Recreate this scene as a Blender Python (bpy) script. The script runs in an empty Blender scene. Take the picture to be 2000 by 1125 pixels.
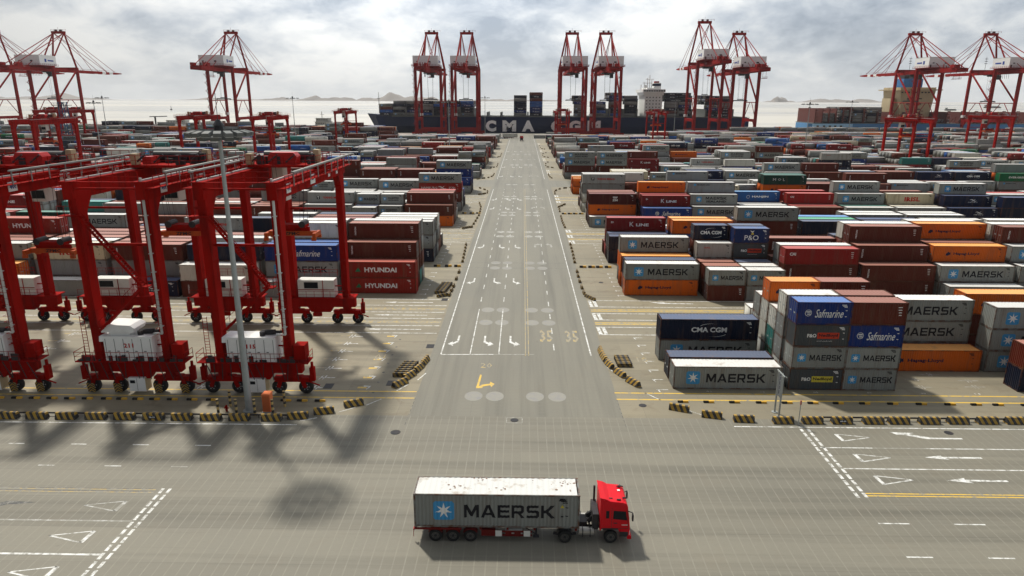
import bpy, bmesh, math, random
import numpy as np
from mathutils import Vector, Matrix
R = math.radians
random.seed(7)
SC = bpy.context.scene
COL = SC.collection

# ------------------------------------------------------------ camera, sky, sun, exposure
CAM_H = 31.8
cd = bpy.data.cameras.new('camera'); cam = bpy.data.objects.new('camera', cd); COL.objects.link(cam)
_p, _y, _r = R(15.53), R(0.85), R(0.20)
_F = Vector((-math.sin(_y)*math.cos(_p), math.cos(_y)*math.cos(_p), -math.sin(_p)))
_R = Vector((math.cos(_y), math.sin(_y), 0)); _U = _R.cross(_F)
_R2 = _R*math.cos(_r)+_U*math.sin(_r); _U2 = -_R*math.sin(_r)+_U*math.cos(_r)
cam.matrix_world = Matrix(((_R2.x, _U2.x, -_F.x, 0), (_R2.y, _U2.y, -_F.y, 0), (_R2.z, _U2.z, -_F.z, CAM_H), (0, 0, 0, 1)))
cd.lens = 24.0; cd.sensor_width = 36.0; cd.clip_end = 40000; cd.clip_start = 0.5
SC.camera = cam
SC.view_settings.view_transform = 'Standard'; SC.view_settings.look = 'None'
SC.view_settings.exposure = 0.0; SC.view_settings.gamma = 1.0

SUN_EL = 55.0
SUN_AZ = 35.0     # degrees to the left of the road's direction
sd = Vector((-math.sin(R(SUN_AZ))*math.cos(R(SUN_EL)), math.cos(R(SUN_AZ))*math.cos(R(SUN_EL)), math.sin(R(SUN_EL))))
ld = bpy.data.lights.new('sun', 'SUN'); ld.energy = 4.3; ld.angle = R(3.5); ld.color = (1.0, 0.95, 0.85)
sun = bpy.data.objects.new('sun', ld); COL.objects.link(sun)
sun.rotation_euler = (-sd).to_track_quat('-Z', 'Y').to_euler()

W = bpy.data.worlds.new('World'); SC.world = W; W.use_nodes = True
def build_world():
    nt = W.node_tree; N = nt.nodes; L = nt.links; N.clear()
    out = N.new('ShaderNodeOutputWorld'); bg = N.new('ShaderNodeBackground'); bg.inputs[1].default_value = 0.10
    L.new(bg.outputs[0], out.inputs[0])
    sky = N.new('ShaderNodeTexSky'); sky.sky_type = 'NISHITA'; sky.sun_disc = False
    sky.sun_elevation = R(SUN_EL); sky.sun_rotation = R(-SUN_AZ); sky.air_density = 1.0; sky.dust_density = 3.0
    tc = N.new('ShaderNodeTexCoord'); sep = N.new('ShaderNodeSeparateXYZ'); L.new(tc.outputs['Generated'], sep.inputs[0])
    def m(op, a, b=None, c=None, clamp=False):
        n = N.new('ShaderNodeMath'); n.operation = op; n.use_clamp = clamp
        for i, v in enumerate((a, b, c)):
            if v is None: continue
            if isinstance(v, (int, float)): n.inputs[i].default_value = v
            else: L.new(v, n.inputs[i])
        return n.outputs[0]
    x, y, z = sep.outputs
    zz = m('ADD', m('MAXIMUM', z, 0.0), 0.14)
    cx = m('DIVIDE', x, zz); cy = m('DIVIDE', y, zz)
    comb = N.new('ShaderNodeCombineXYZ'); L.new(m('ADD', m('MULTIPLY', x, 5.0), m('MULTIPLY', cx, 0.45)), comb.inputs[0]); L.new(m('ADD', m('MULTIPLY', y, 5.0), m('MULTIPLY', cy, 0.45)), comb.inputs[1]); L.new(m('MULTIPLY', z, 11.0), comb.inputs[2])
    def noise(scale, detail, rough, dist=0.0, off=0.0):
        n = N.new('ShaderNodeTexNoise'); n.inputs['Scale'].default_value = scale; n.inputs['Detail'].default_value = detail
        n.inputs['Roughness'].default_value = rough; n.inputs['Distortion'].default_value = dist
        mp = N.new('ShaderNodeMapping'); mp.inputs['Location'].default_value = (off, off*0.7, off); L.new(comb.outputs[0], mp.inputs[0])
        L.new(mp.outputs[0], n.inputs['Vector']); return n.outputs[0]
    n1 = noise(0.72, 9, 0.5, 0.25, 4.1); n2 = noise(2.0, 9, 0.6, 0.25, 9.0)
    nn = m('ADD', m('MULTIPLY', n1, 0.66), m('MULTIPLY', n2, 0.34))
    ramp = N.new('ShaderNodeValToRGB'); L.new(nn, ramp.inputs[0]); cr = ramp.color_ramp
    cr.elements[0].position = 0.40; cr.elements[0].color = (3.9, 4.6, 5.6, 1)
    cr.elements[1].position = 0.585; cr.elements[1].color = (11.2, 11.3, 11.2, 1)
    e = cr.elements.new(0.46); e.color = (6.0, 6.65, 7.5, 1)
    e = cr.elements.new(0.52); e.color = (8.7, 9.1, 9.5, 1)
    # bright, thin part of the cloud in front of the camera; heavier cloud to the left and behind
    gd = Vector((-0.05, 0.93, 0.36)).normalized()
    dot = m('ADD', m('ADD', m('MULTIPLY', x, gd.x), m('MULTIPLY', y, gd.y)), m('MULTIPLY', z, gd.z))
    gl = m('POWER', m('MAXIMUM', dot, 0.0), 6.0)
    gain = m('ADD', m('ADD', 0.25, m('MULTIPLY', gl, 1.0)), m('MULTIPLY', m('MULTIPLY', m('MAXIMUM', x, 0.0), m('MAXIMUM', x, 0.0)), 1.25))
    gs = m('POWER', m('MAXIMUM', m('ADD', m('ADD', m('MULTIPLY', x, sd.x), m('MULTIPLY', y, sd.y)), m('MULTIPLY', z, sd.z)), 0.0), 5.0)
    gain = m('ADD', gain, m('MULTIPLY', gs, 1.25))
    mul = N.new('ShaderNodeVectorMath'); mul.operation = 'SCALE'; L.new(ramp.outputs[0], mul.inputs[0]); L.new(gain, mul.inputs['Scale'])
    # even light band just over the horizon
    hor = m('POWER', m('SUBTRACT', 1.0, m('MULTIPLY', m('MAXIMUM', z, 0.0), 3.6), clamp=True), 5.0)
    mixh = N.new('ShaderNodeMix'); mixh.data_type = 'RGBA'; L.new(m('MULTIPLY', m('MULTIPLY', hor, 0.72), m('MULTIPLY_ADD', y, 1.4, 0.1, clamp=True)), mixh.inputs['Factor'])
    L.new(mul.outputs[0], mixh.inputs['A']); mixh.inputs['B'].default_value = (8.2, 8.35, 8.2, 1)
    mix = N.new('ShaderNodeMix'); mix.data_type = 'RGBA'; mix.inputs['Factor'].default_value = 0.88
    L.new(sky.outputs[0], mix.inputs['A']); L.new(mixh.outputs['Result'], mix.inputs['B'])
    L.new(mix.outputs['Result'], bg.inputs[0])
build_world()

# ------------------------------------------------------------ helpers
def tag(o, label=None, cat=None, group=None, kind=None):
    if label: o['label'] = label
    if cat: o['category'] = cat
    if group: o['group'] = group
    if kind: o['kind'] = kind
    return o
def empty(name, loc=(0, 0, 0), rz=0.0):
    o = bpy.data.objects.new(name, None); COL.objects.link(o); o.location = loc; o.rotation_euler = (0, 0, rz)
    o.empty_display_size = 0.2
    return o
def link(name, mesh, parent=None, loc=None):
    o = bpy.data.objects.new(name, mesh); COL.objects.link(o)
    if parent: o.parent = parent
    if loc: o.location = loc
    return o
def copy_tree(o, parent=None):
    c = o.copy(); COL.objects.link(c)
    if parent: c.parent = parent
    for ch in list(o.children): copy_tree(ch, c)
    return c
ORD = 'first second third fourth fifth sixth seventh eighth ninth tenth eleventh twelfth thirteenth fourteenth fifteenth sixteenth seventeenth eighteenth nineteenth twentieth'.split()
def nth(i):
    if i <= 20: return ORD[i-1]
    t = {20: 'twenty', 30: 'thirty', 40: 'forty'}[i//10*10]
    return (t+'-'+ORD[i % 10-1]) if i % 10 else {30: 'thirtieth', 40: 'fortieth'}[i]

class MB:
    def __init__(s): s.v = []; s.f = []; s.m = []
    def add(s, vs, fs, m=0):
        b = len(s.v); s.v += [tuple(v) for v in vs]; s.f += [tuple(b+i for i in f) for f in fs]; s.m += [m]*len(fs)
        return s
    def box(s, x0, x1, y0, y1, z0, z1, m=0):
        return s.add([(x0, y0, z0), (x1, y0, z0), (x1, y1, z0), (x0, y1, z0), (x0, y0, z1), (x1, y0, z1), (x1, y1, z1), (x0, y1, z1)],
                     [(0, 3, 2, 1), (4, 5, 6, 7), (0, 1, 5, 4), (1, 2, 6, 5), (2, 3, 7, 6), (3, 0, 4, 7)], m)
    def beam(s, p0, p1, w, h=None, m=0, w1=None, h1=None):
        p0 = Vector(p0); p1 = Vector(p1); h = w if h is None else h; w1 = w if w1 is None else w1; h1 = h if h1 is None else h1
        d = (p1-p0).normalized(); up = Vector((0, 0, 1)) if abs(d.z) < 0.95 else Vector((0, 1, 0))
        a = d.cross(up).normalized(); b = a.cross(d).normalized()
        vs = [p0+a*sx*w/2+b*sy*h/2 for sx, sy in ((-1, -1), (1, -1), (1, 1), (-1, 1))] + [p1+a*sx*w1/2+b*sy*h1/2 for sx, sy in ((-1, -1), (1, -1), (1, 1), (-1, 1))]
        return s.add(vs, [(0, 3, 2, 1), (4, 5, 6, 7), (0, 1, 5, 4), (1, 2, 6, 5), (2, 3, 7, 6), (3, 0, 4, 7)], m)
    def cyl(s, p0, p1, r, m=0, n=12, r1=None, caps=True):
        p0 = Vector(p0); p1 = Vector(p1); r1 = r if r1 is None else r1
        d = (p1-p0).normalized(); up = Vector((0, 0, 1)) if abs(d.z) < 0.95 else Vector((0, 1, 0))
        a = d.cross(up).normalized(); b = a.cross(d).normalized()
        vs = []
        for p, q in ((p0, r), (p1, r1)):
            vs += [p+a*q*math.cos(2*math.pi*i/n)+b*q*math.sin(2*math.pi*i/n) for i in range(n)]
        fs = [(i, n+i, n+(i+1) % n, (i+1) % n) for i in range(n)]
        if caps: fs += [tuple(range(n)), tuple(range(2*n-1, n-1, -1))]
        return s.add(vs, fs, m)
    def prism(s, poly, axis, a0, a1, m=0):
        """polygon in the two other axes, swept along axis (0,1,2) from a0 to a1"""
        n = len(poly); vs = []
        for a in (a0, a1):
            for u, w in poly:
                vs.append({0: (a, u, w), 1: (u, a, w), 2: (u, w, a)}[axis])
        fs = [tuple(range(n)), tuple(range(2*n-1, n-1, -1))] + [(i, n+i, n+(i+1) % n, (i+1) % n) for i in range(n)]
        return s.add(vs, fs, m)
    def quad(s, x0, x1, y0, y1, z, m=0):
        return s.add([(x0, y0, z), (x1, y0, z), (x1, y1, z), (x0, y1, z)], [(0, 1, 2, 3)], m)
    def poly(s, pts, z, m=0):
        return s.add([(x, y, z) for x, y in pts], [tuple(range(len(pts)))], m)
    def mesh(s, name, mats):
        me = bpy.data.meshes.new(name); me.from_pydata([tuple(v) for v in s.v], [], s.f)
        for mt in (mats if isinstance(mats, (list, tuple)) else [mats]):
            if mt: me.materials.append(mt)
        me.polygons.foreach_set('material_index', s.m)
        me.update()
        bm = bmesh.new(); bm.from_mesh(me); bmesh.ops.recalc_face_normals(bm, faces=bm.faces); bm.to_mesh(me); bm.free()
        return me
    def build(s, name, mats, parent=None, loc=None): return link(name, s.mesh(name, mats), parent, loc)

# ------------------------------------------------------------ materials
MATS = {}
def nodes_of(m):
    m.use_nodes = True; nt = m.node_tree; return nt, nt.nodes, nt.links, nt.nodes['Principled BSDF']
def paint(name, col, rough=0.5, dirt=0.25, dirtcol=(0.10, 0.07, 0.05), scale=0.6, rnd=0.12, metal=0.0, bump=0.0, spec=0.12, streak=False, world=False, lo=0.5, hi=0.72):
    if name in MATS: return MATS[name]
    m = bpy.data.materials.new(name); nt, N, L, B = nodes_of(m)
    B.inputs['Roughness'].default_value = rough; B.inputs['Metallic'].default_value = metal
    B.inputs['Specular IOR Level'].default_value = spec
    tc = N.new('ShaderNodeTexCoord'); g = N.new('ShaderNodeNewGeometry'); oi = N.new('ShaderNodeObjectInfo')
    add = N.new('ShaderNodeVectorMath'); add.operation = 'MULTIPLY_ADD'
    L.new(g.outputs['Position'], add.inputs[0]); add.inputs[1].default_value = (2.2, 2.2, 0.28) if streak else (1, 1, 1); add.inputs[2].default_value = (0, 0, 0)
    n = N.new('ShaderNodeTexNoise'); n.inputs['Scale'].default_value = scale; n.inputs['Detail'].default_value = 8; n.inputs['Roughness'].default_value = 0.62
    L.new(add.outputs[0], n.inputs['Vector'])
    rr = N.new('ShaderNodeMapRange'); rr.inputs[1].default_value = lo; rr.inputs[2].default_value = hi; rr.inputs[3].default_value = 0; rr.inputs[4].default_value = dirt
    L.new(n.outputs[0], rr.inputs[0])
    hsv = N.new('ShaderNodeHueSaturation'); hsv.inputs['Color'].default_value = (*col, 1)
    vr = N.new('ShaderNodeMapRange'); vr.inputs[3].default_value = 1-rnd; vr.inputs[4].default_value = 1+rnd
    L.new(oi.outputs['Random'], vr.inputs[0]); L.new(vr.outputs[0], hsv.inputs['Value'])
    mx = N.new('ShaderNodeMix'); mx.data_type = 'RGBA'; L.new(rr.outputs[0], mx.inputs['Factor'])
    L.new(hsv.outputs[0], mx.inputs['A']); mx.inputs['B'].default_value = (*dirtcol, 1)
    L.new(mx.outputs['Result'], B.inputs['Base Color'])
    if bump:
        bp = N.new('ShaderNodeBump'); bp.inputs['Strength'].default_value = bump; bp.inputs['Distance'].default_value = 0.05
        L.new(n.outputs[0], bp.inputs['Height']); L.new(bp.outputs[0], B.inputs['Normal'])
    MATS[name] = m
    return m

def m_node(N, L, op, a, b=None, c=None, clamp=False):
    n = N.new('ShaderNodeMath'); n.operation = op; n.use_clamp = clamp
    for i, v in enumerate((a, b, c)):
        if v is None: continue
        if isinstance(v, (int, float)): n.inputs[i].default_value = v
        else: L.new(v, n.inputs[i])
    return n.outputs[0]

def concrete(name, base, alt, joint=None, axis=0, pitch=0.8, jw=0.06, slab=(12.0, 5.2), stain=(0.16, 0.12, 0.08), stain_amt=0.3, streak=(0.02, 0.5), streak_amt=0.35, fine=0.16):
    m = bpy.data.materials.new(name); nt, N, L, B = nodes_of(m); B.inputs['Roughness'].default_value = 0.68; B.inputs['Specular IOR Level'].default_value = 0.38
    g = N.new('ShaderNodeNewGeometry'); sep = N.new('ShaderNodeSeparateXYZ'); L.new(g.outputs['Position'], sep.inputs[0])
    M = lambda *a, **k: m_node(N, L, *a, **k)
    def noise(scale, detail=6, rough=0.6, vec=(1, 1, 1), dist=0.0):
        mp = N.new('ShaderNodeMapping'); mp.inputs['Scale'].default_value = vec; L.new(g.outputs['Position'], mp.inputs[0])
        n = N.new('ShaderNodeTexNoise'); n.inputs['Scale'].default_value = scale; n.inputs['Detail'].default_value = detail
        n.inputs['Roughness'].default_value = rough; n.inputs['Distortion'].default_value = dist
        L.new(mp.outputs[0], n.inputs['Vector']); return n.outputs[0]
    def mix(f, a, b, bt='MIX'):
        n = N.new('ShaderNodeMix'); n.data_type = 'RGBA'; n.blend_type = bt
        for k, v in (('Factor', f), ('A', a), ('B', b)):
            if isinstance(v, (int, float)): n.inputs[k].default_value = v
            elif isinstance(v, tuple): n.inputs[k].default_value = (*v, 1)
            else: L.new(v, n.inputs[k])
        return n.outputs['Result']
    big = noise(0.06, 5, 0.6)
    c = mix(M('MULTIPLY_ADD', big, 3.0, -1.0, clamp=True), base, alt)
    # slab to slab tone
    cell = N.new('ShaderNodeTexWhiteNoise'); cell.noise_dimensions = '2D'; cb = N.new('ShaderNodeCombineXYZ')
    L.new(M('FLOOR', M('DIVIDE', sep.outputs[0], slab[0])), cb.inputs[0]); L.new(M('FLOOR', M('DIVIDE', sep.outputs[1], slab[1])), cb.inputs[1])
    L.new(cb.outputs[0], cell.inputs['Vector'])
    v = M('MULTIPLY_ADD', cell.outputs['Value'], 0.11, 0.945)
    fn = noise(3.0, 8, 0.7); v = M('MULTIPLY', v, M('MULTIPLY_ADD', fn, fine, 1-fine*0.5))
    # tyre and water streaks
    st = noise(1.0, 5, 0.65, (streak[0], streak[1], 1)); v = M('MULTIPLY', v, M('SUBTRACT', 1.0, M('MULTIPLY', M('MULTIPLY_ADD', st, 3.4, -1.62, clamp=True), streak_amt)))
    sc = N.new('ShaderNodeVectorMath'); sc.operation = 'SCALE'; L.new(c, sc.inputs[0]); L.new(v, sc.inputs['Scale'])
    c = sc.outputs[0]
    oil = noise(0.9, 8, 0.7, dist=0.8); c = mix(M('MULTIPLY', M('MULTIPLY_ADD', oil, 9.0, -5.9, clamp=True), 0.45), c, (0.07, 0.064, 0.052))
    st2 = noise(1.0, 6, 0.7, (streak[0]*2.5, streak[1]*3.2, 1), 0.3); c = mix(M('MULTIPLY', M('MULTIPLY_ADD', st2, 6.0, -3.45, clamp=True), 0.28), c, (0.085, 0.08, 0.066))
    sn = noise(0.35, 7, 0.66, dist=0.4)
    c = mix(M('MULTIPLY', M('MULTIPLY_ADD', sn, 4.2, -2.25, clamp=True), stain_amt), c, stain)
    if joint:
        co = sep.outputs[axis]; fr = M('FRACT', M('DIVIDE', co, pitch)); ln = M('LESS_THAN', fr, jw/pitch)
        wob = noise(0.9, 3, 0.5); c = mix(M('MULTIPLY', ln, M('MULTIPLY_ADD', wob, 1.6, -0.25, clamp=True)), c, joint)
    # expansion joints between slabs
    d1 = M('LESS_THAN', M('FRACT', M('DIVIDE', sep.outputs[0], slab[0])), 0.05/slab[0]); d2 = M('LESS_THAN', M('FRACT', M('DIVIDE', sep.outputs[1], slab[1])), 0.07/slab[1])
    c = mix(M('MULTIPLY', M('MAXIMUM', d1, d2), 0.28), c, (0.09, 0.083, 0.068))
    L.new(c, B.inputs['Base Color'])
    bp = N.new('ShaderNodeBump'); bp.inputs['Strength'].default_value = 0.15; bp.inputs['Distance'].default_value = 0.02; L.new(fn, bp.inputs['Height']); L.new(bp.outputs[0], B.inputs['Normal'])
    return m
C_FRONT = concrete('front_road_concrete', (0.184, 0.170, 0.130), (0.166, 0.155, 0.122), joint=(0.220, 0.205, 0.162), axis=0, pitch=0.82, jw=0.09, slab=(60, 4.1), streak=(0.012, 0.45), stain_amt=0.2, streak_amt=.42)
C_MAIN = concrete('main_road_concrete', (0.182, 0.170, 0.132), (0.166, 0.157, 0.125), joint=(0.155, 0.145, 0.115), axis=1, pitch=0.82, jw=0.12, slab=(5.3, 60), streak=(0.45, 0.012), stain_amt=0.18, streak_amt=.42)
C_YARD = concrete('yard_concrete', (0.235, 0.202, 0.134), (0.192, 0.170, 0.120), slab=(6.5, 5.8), streak=(0.03, 0.6), stain=(0.115, 0.078, 0.045), stain_amt=0.6, streak_amt=0.3)
C_GROUND = concrete('quay_concrete', (0.27, 0.255, 0.215), (0.23, 0.22, 0.19), slab=(12, 12), stain_amt=0.25)

def worn_paint(name, col, wear=0.35, back=(0.235, 0.225, 0.19)):
    m = bpy.data.materials.new(name); nt, N, L, B = nodes_of(m); B.inputs['Roughness'].default_value = 0.7
    g = N.new('ShaderNodeNewGeometry'); n = N.new('ShaderNodeTexNoise'); n.inputs['Scale'].default_value = 1.6; n.inputs['Detail'].default_value = 9; n.inputs['Roughness'].default_value = 0.75
    L.new(g.outputs['Position'], n.inputs['Vector'])
    mr = N.new('ShaderNodeMapRange'); mr.inputs[1].default_value = 0.62-wear*0.45; mr.inputs[2].default_value = 0.70-wear*0.3; L.new(n.outputs[0], mr.inputs[0])
    mx = N.new('ShaderNodeMix'); mx.data_type = 'RGBA'; mx.inputs['A'].default_value = (*col, 1); mx.inputs['B'].default_value = (*back, 1)
    L.new(mr.outputs[0], mx.inputs['Factor']); L.new(mx.outputs['Result'], B.inputs['Base Color'])
    return m
P_WHITE = worn_paint('white_road_paint', (0.66, 0.66, 0.63), 0.36)
P_FADED = worn_paint('faded_white_road_paint', (0.55, 0.55, 0.53), 0.62)
P_YEL = worn_paint('yellow_road_paint', (0.62, 0.40, 0.05), 0.25)
P_YELF = worn_paint('faded_yellow_road_paint', (0.44, 0.31, 0.085), 0.5)
P_DARK = worn_paint('old_tar_patch', (0.05, 0.05, 0.048), 0.3)
P_PATCH = worn_paint('grey_road_patch', (0.198, 0.192, 0.196), 0.6)

RED = paint('crane_red', (0.30, 0.0055, 0.003), 0.7, 0.75, (0.07, 0.006, 0.004), 0.5, 0.08, streak=True, spec=0.03, lo=.46, hi=.70)
QRED = paint('quay_crane_red', (0.25, 0.009, 0.008), 0.7, 0.6, (0.08, 0.010, 0.010), 0.3, 0.06, spec=0.05)
ORG = paint('spreader_orange', (0.50, 0.085, 0.015), 0.5, 0.5, (0.09, 0.03, 0.02), 0.8)
CREAMW = paint('cream_white_paint', (0.66, 0.65, 0.60), 0.45, 0.3, (0.30, 0.27, 0.22), 0.7, 0.04)
WHITE = paint('white_paint', (0.76, 0.76, 0.74), 0.4, 0.2, (0.42, 0.40, 0.36), 0.8, 0.03)
DARK = paint('dark_machinery', (0.035, 0.035, 0.038), 0.45, 0.4, (0.10, 0.06, 0.04), 1.2)
GALV = paint('galvanised_steel', (0.33, 0.35, 0.34), 0.5, 0.35, (0.20, 0.20, 0.19), 1.0, 0.03, metal=0.2)
LGREY = paint('light_grey_paint', (0.50, 0.50, 0.47), 0.5, 0.3, (0.25, 0.24, 0.2), 0.9)
RUBBER = paint('tyre_rubber', (0.022, 0.022, 0.022), 0.8, 0.5, (0.09, 0.08, 0.065), 2.0)
GLASSD = paint('dark_glass', (0.015, 0.018, 0.022), 0.08, 0.0, rnd=0.0)
BEIGE = paint('tan_cabinet', (0.42, 0.33, 0.20), 0.6, 0.3)
BLUEP = paint('blue_lettering', (0.02, 0.06, 0.30), 0.5, 0.2, rnd=0.0)
TXT_W = paint('white_lettering', (0.74, 0.74, 0.72), 0.5, 0.25, (0.35, 0.33, 0.3), 1.5, 0.0)
TXT_R = paint('red_lettering', (0.42, 0.02, 0.015), 0.5, 0.15, rnd=0.0)
TXT_K = paint('black_lettering', (0.016, 0.016, 0.02), 0.5, 0.2, (0.10, 0.10, 0.10), 1.5, 0.0)
TXT_N = paint('navy_lettering', (0.008, 0.014, 0.045), 0.5, 0.15, rnd=0.0)
TXT_Y = paint('yellow_panel', (0.62, 0.52, 0.06), 0.5, 0.2, rnd=0.0)
TXT_O = paint('red_panel', (0.50, 0.045, 0.02), 0.5, 0.2, rnd=0.0)
TXT_G = paint('green_lettering', (0.02, 0.16, 0.07), 0.5, 0.15, rnd=0.0)
STARBLUE = paint('star_blue', (0.055, 0.27, 0.52), 0.5, 0.25, (0.2, 0.28, 0.33), 1.2, 0.0)
def stripes(name, kx, kz, ky=0.0, c1=(0.40, 0.235, 0.022), c2=(0.022, 0.022, 0.022), th=0.5):
    m = bpy.data.materials.new(name); nt, N, L, B = nodes_of(m); B.inputs['Roughness'].default_value = 0.7
    tc = N.new('ShaderNodeTexCoord'); sep = N.new('ShaderNodeSeparateXYZ'); L.new(tc.outputs['Object'], sep.inputs[0])
    M = lambda *a, **k: m_node(N, L, *a, **k)
    ph = M('ADD', M('ADD', M('MULTIPLY', sep.outputs[0], kx), M('MULTIPLY', sep.outputs[2], kz)), M('MULTIPLY', M('ABSOLUTE', sep.outputs[0]), ky))
    s = M('GREATER_THAN', M('FRACT', ph), th)
    n = N.new('ShaderNodeTexNoise'); n.inputs['Scale'].default_value = 3; n.inputs['Detail'].default_value = 8; n.inputs['Roughness'].default_value = 0.7
    g = N.new('ShaderNodeNewGeometry'); L.new(g.outputs['Position'], n.inputs['Vector'])
    a = N.new('ShaderNodeMix'); a.data_type = 'RGBA'; a.inputs['A'].default_value = (*c1, 1); a.inputs['B'].default_value = (*c2, 1); L.new(s, a.inputs['Factor'])
    b = N.new('ShaderNodeMix'); b.data_type = 'RGBA'; L.new(a.outputs['Result'], b.inputs['A']); b.inputs['B'].default_value = (0.17, 0.15, 0.12, 1)
    L.new(M('MULTIPLY', M('MULTIPLY_ADD', n.outputs[0], 4, -1.9, clamp=True), 0.75), b.inputs['Factor']); L.new(b.outputs['Result'], B.inputs['Base Color'])
    return m
STRIPE = stripes('hazard_stripes', 1.55, 0.9)
STRIPED = stripes('dirty_hazard_stripes', 1.55, 0.9, c1=(0.20, 0.125, 0.02), c2=(0.016, 0.016, 0.016))
STRIPEV = stripes('post_bands', 0, 1.6, c1=(0.50, 0.36, 0.13))
CHEV = stripes('chevrons', 0, 3.0, 2.6, th=0.42)

# ------------------------------------------------------------ text
def text_mesh(s, res=3, bold=0.0, spacing=1.0, shear=0.0):
    c = bpy.data.curves.new('t', 'FONT'); c.body = s; c.resolution_u = res; c.offset = bold; c.space_character = spacing; c.shear = shear
    o = bpy.data.objects.new('t', c); me = bpy.data.meshes.new_from_object(o); bpy.data.objects.remove(o); bpy.data.curves.remove(c)
    return me
GLY = {'M': [[(0, 0), (0, 1), (.30, 1), (.65, .44), (1.0, 1), (1.3, 1), (1.3, 0), (1.07, 0), (1.07, .62), (.74, .1), (.56, .1), (.23, .62), (.23, 0)]],
       'A': [[(0, 0), (.5, 1), (.80, 1), (1.3, 0), (1.03, 0), (.93, .2), (.37, .2), (.27, 0)], [(.46, .38), (.84, .38), (.65, .77)]],
       'E': [[(0, 0), (0, 1), (1.05, 1), (1.05, .8), (.25, .8), (.25, .6), (1, .6), (1, .41), (.25, .41), (.25, .2), (1.05, .2), (1.05, 0)]],
       'R': [[(0, 0), (0, 1), (.92, 1), (1.08, .88), (1.08, .48), (.95, .36), (.82, .35), (1.14, 0), (.84, 0), (.56, .34), (.24, .34), (.24, 0)], [(.24, .54), (.80, .54), (.84, .58), (.84, .76), (.80, .8), (.24, .8)]],
       'S': [[(0, 0), (0, .2), (.82, .2), (.86, .25), (.86, .36), (.82, .41), (.15, .41), (0, .55), (0, .87), (.15, 1), (1.05, 1), (1.05, .8), (.28, .8), (.24, .75), (.24, .66), (.28, .61), (.95, .61), (1.1, .48), (1.1, .13), (.95, 0)]],
       'K': [[(0, 0), (0, 1), (.24, 1), (.24, .63), (.42, .63), (.85, 1), (1.2, 1), (.65, .52), (1.24, 0), (.88, 0), (.42, .4), (.24, .4), (.24, 0)]]}
def blocky_mesh(s):
    c = bpy.data.curves.new('t', 'CURVE'); c.dimensions = '2D'; c.fill_mode = 'BOTH'; x = 0
    for ch in s:
        w = 0
        for lp in GLY[ch]:
            sp = c.splines.new('POLY'); sp.points.add(len(lp)-1); sp.use_cyclic_u = True
            for i, (px, py) in enumerate(lp): sp.points[i].co = (x+px, py, 0, 1); w = max(w, px)
        x += w+0.17
    o = bpy.data.objects.new('t', c); me = bpy.data.meshes.new_from_object(o); bpy.data.objects.remove(o); bpy.data.curves.remove(c)
    return me
TCACHE = {}
def flat_text(s, style='T', lod=0):
    k = (s, style, lod)
    if k not in TCACHE:
        if style == 'M': me = blocky_mesh(s)
        else: me = text_mesh(s, 3 if lod == 0 else 1, {'T': 0.018, 'B': 0.035, 'X': 0.065, 'I': 0.004, 'N': 0.0}[style], 1.0, 0.35 if style == 'I' else 0.0)
        v = np.array([(p.co.x, p.co.y) for p in me.vertices]); f = [tuple(p.vertices) for p in me.polygons]
        bpy.data.meshes.remove(me)
        mn = v.min(0); mx = v.max(0); v = (v-mn)/(mx-mn)-0.5
        TCACHE[k] = (v, f)
    return TCACHE[k]
def put_text(mb, s, cx, cz, w, h, y, m, style='T', lod=0, face='front'):
    """lettering laid on a vertical face: front looks to -Y; back to +Y; left to -X; top to +Z"""
    v, f = flat_text(s, style, lod)
    if face == 'front': vs = [(cx+a*w, y, cz+b*h) for a, b in v]
    elif face == 'back': vs = [(-(cx+a*w), -y, cz+b*h) for a, b in v]
    elif face == 'left': vs = [(y, cx-a*w, cz+b*h) for a, b in v]
    elif face == 'right': vs = [(y, cx+a*w, cz+b*h) for a, b in v]
    elif face == 'top': vs = [(cx+a*w, cz+b*h, y) for a, b in v]
    elif face == 'topflip': vs = [(cx-a*w, cz-b*h, y) for a, b in v]
    mb.add(vs, f, m)

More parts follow.
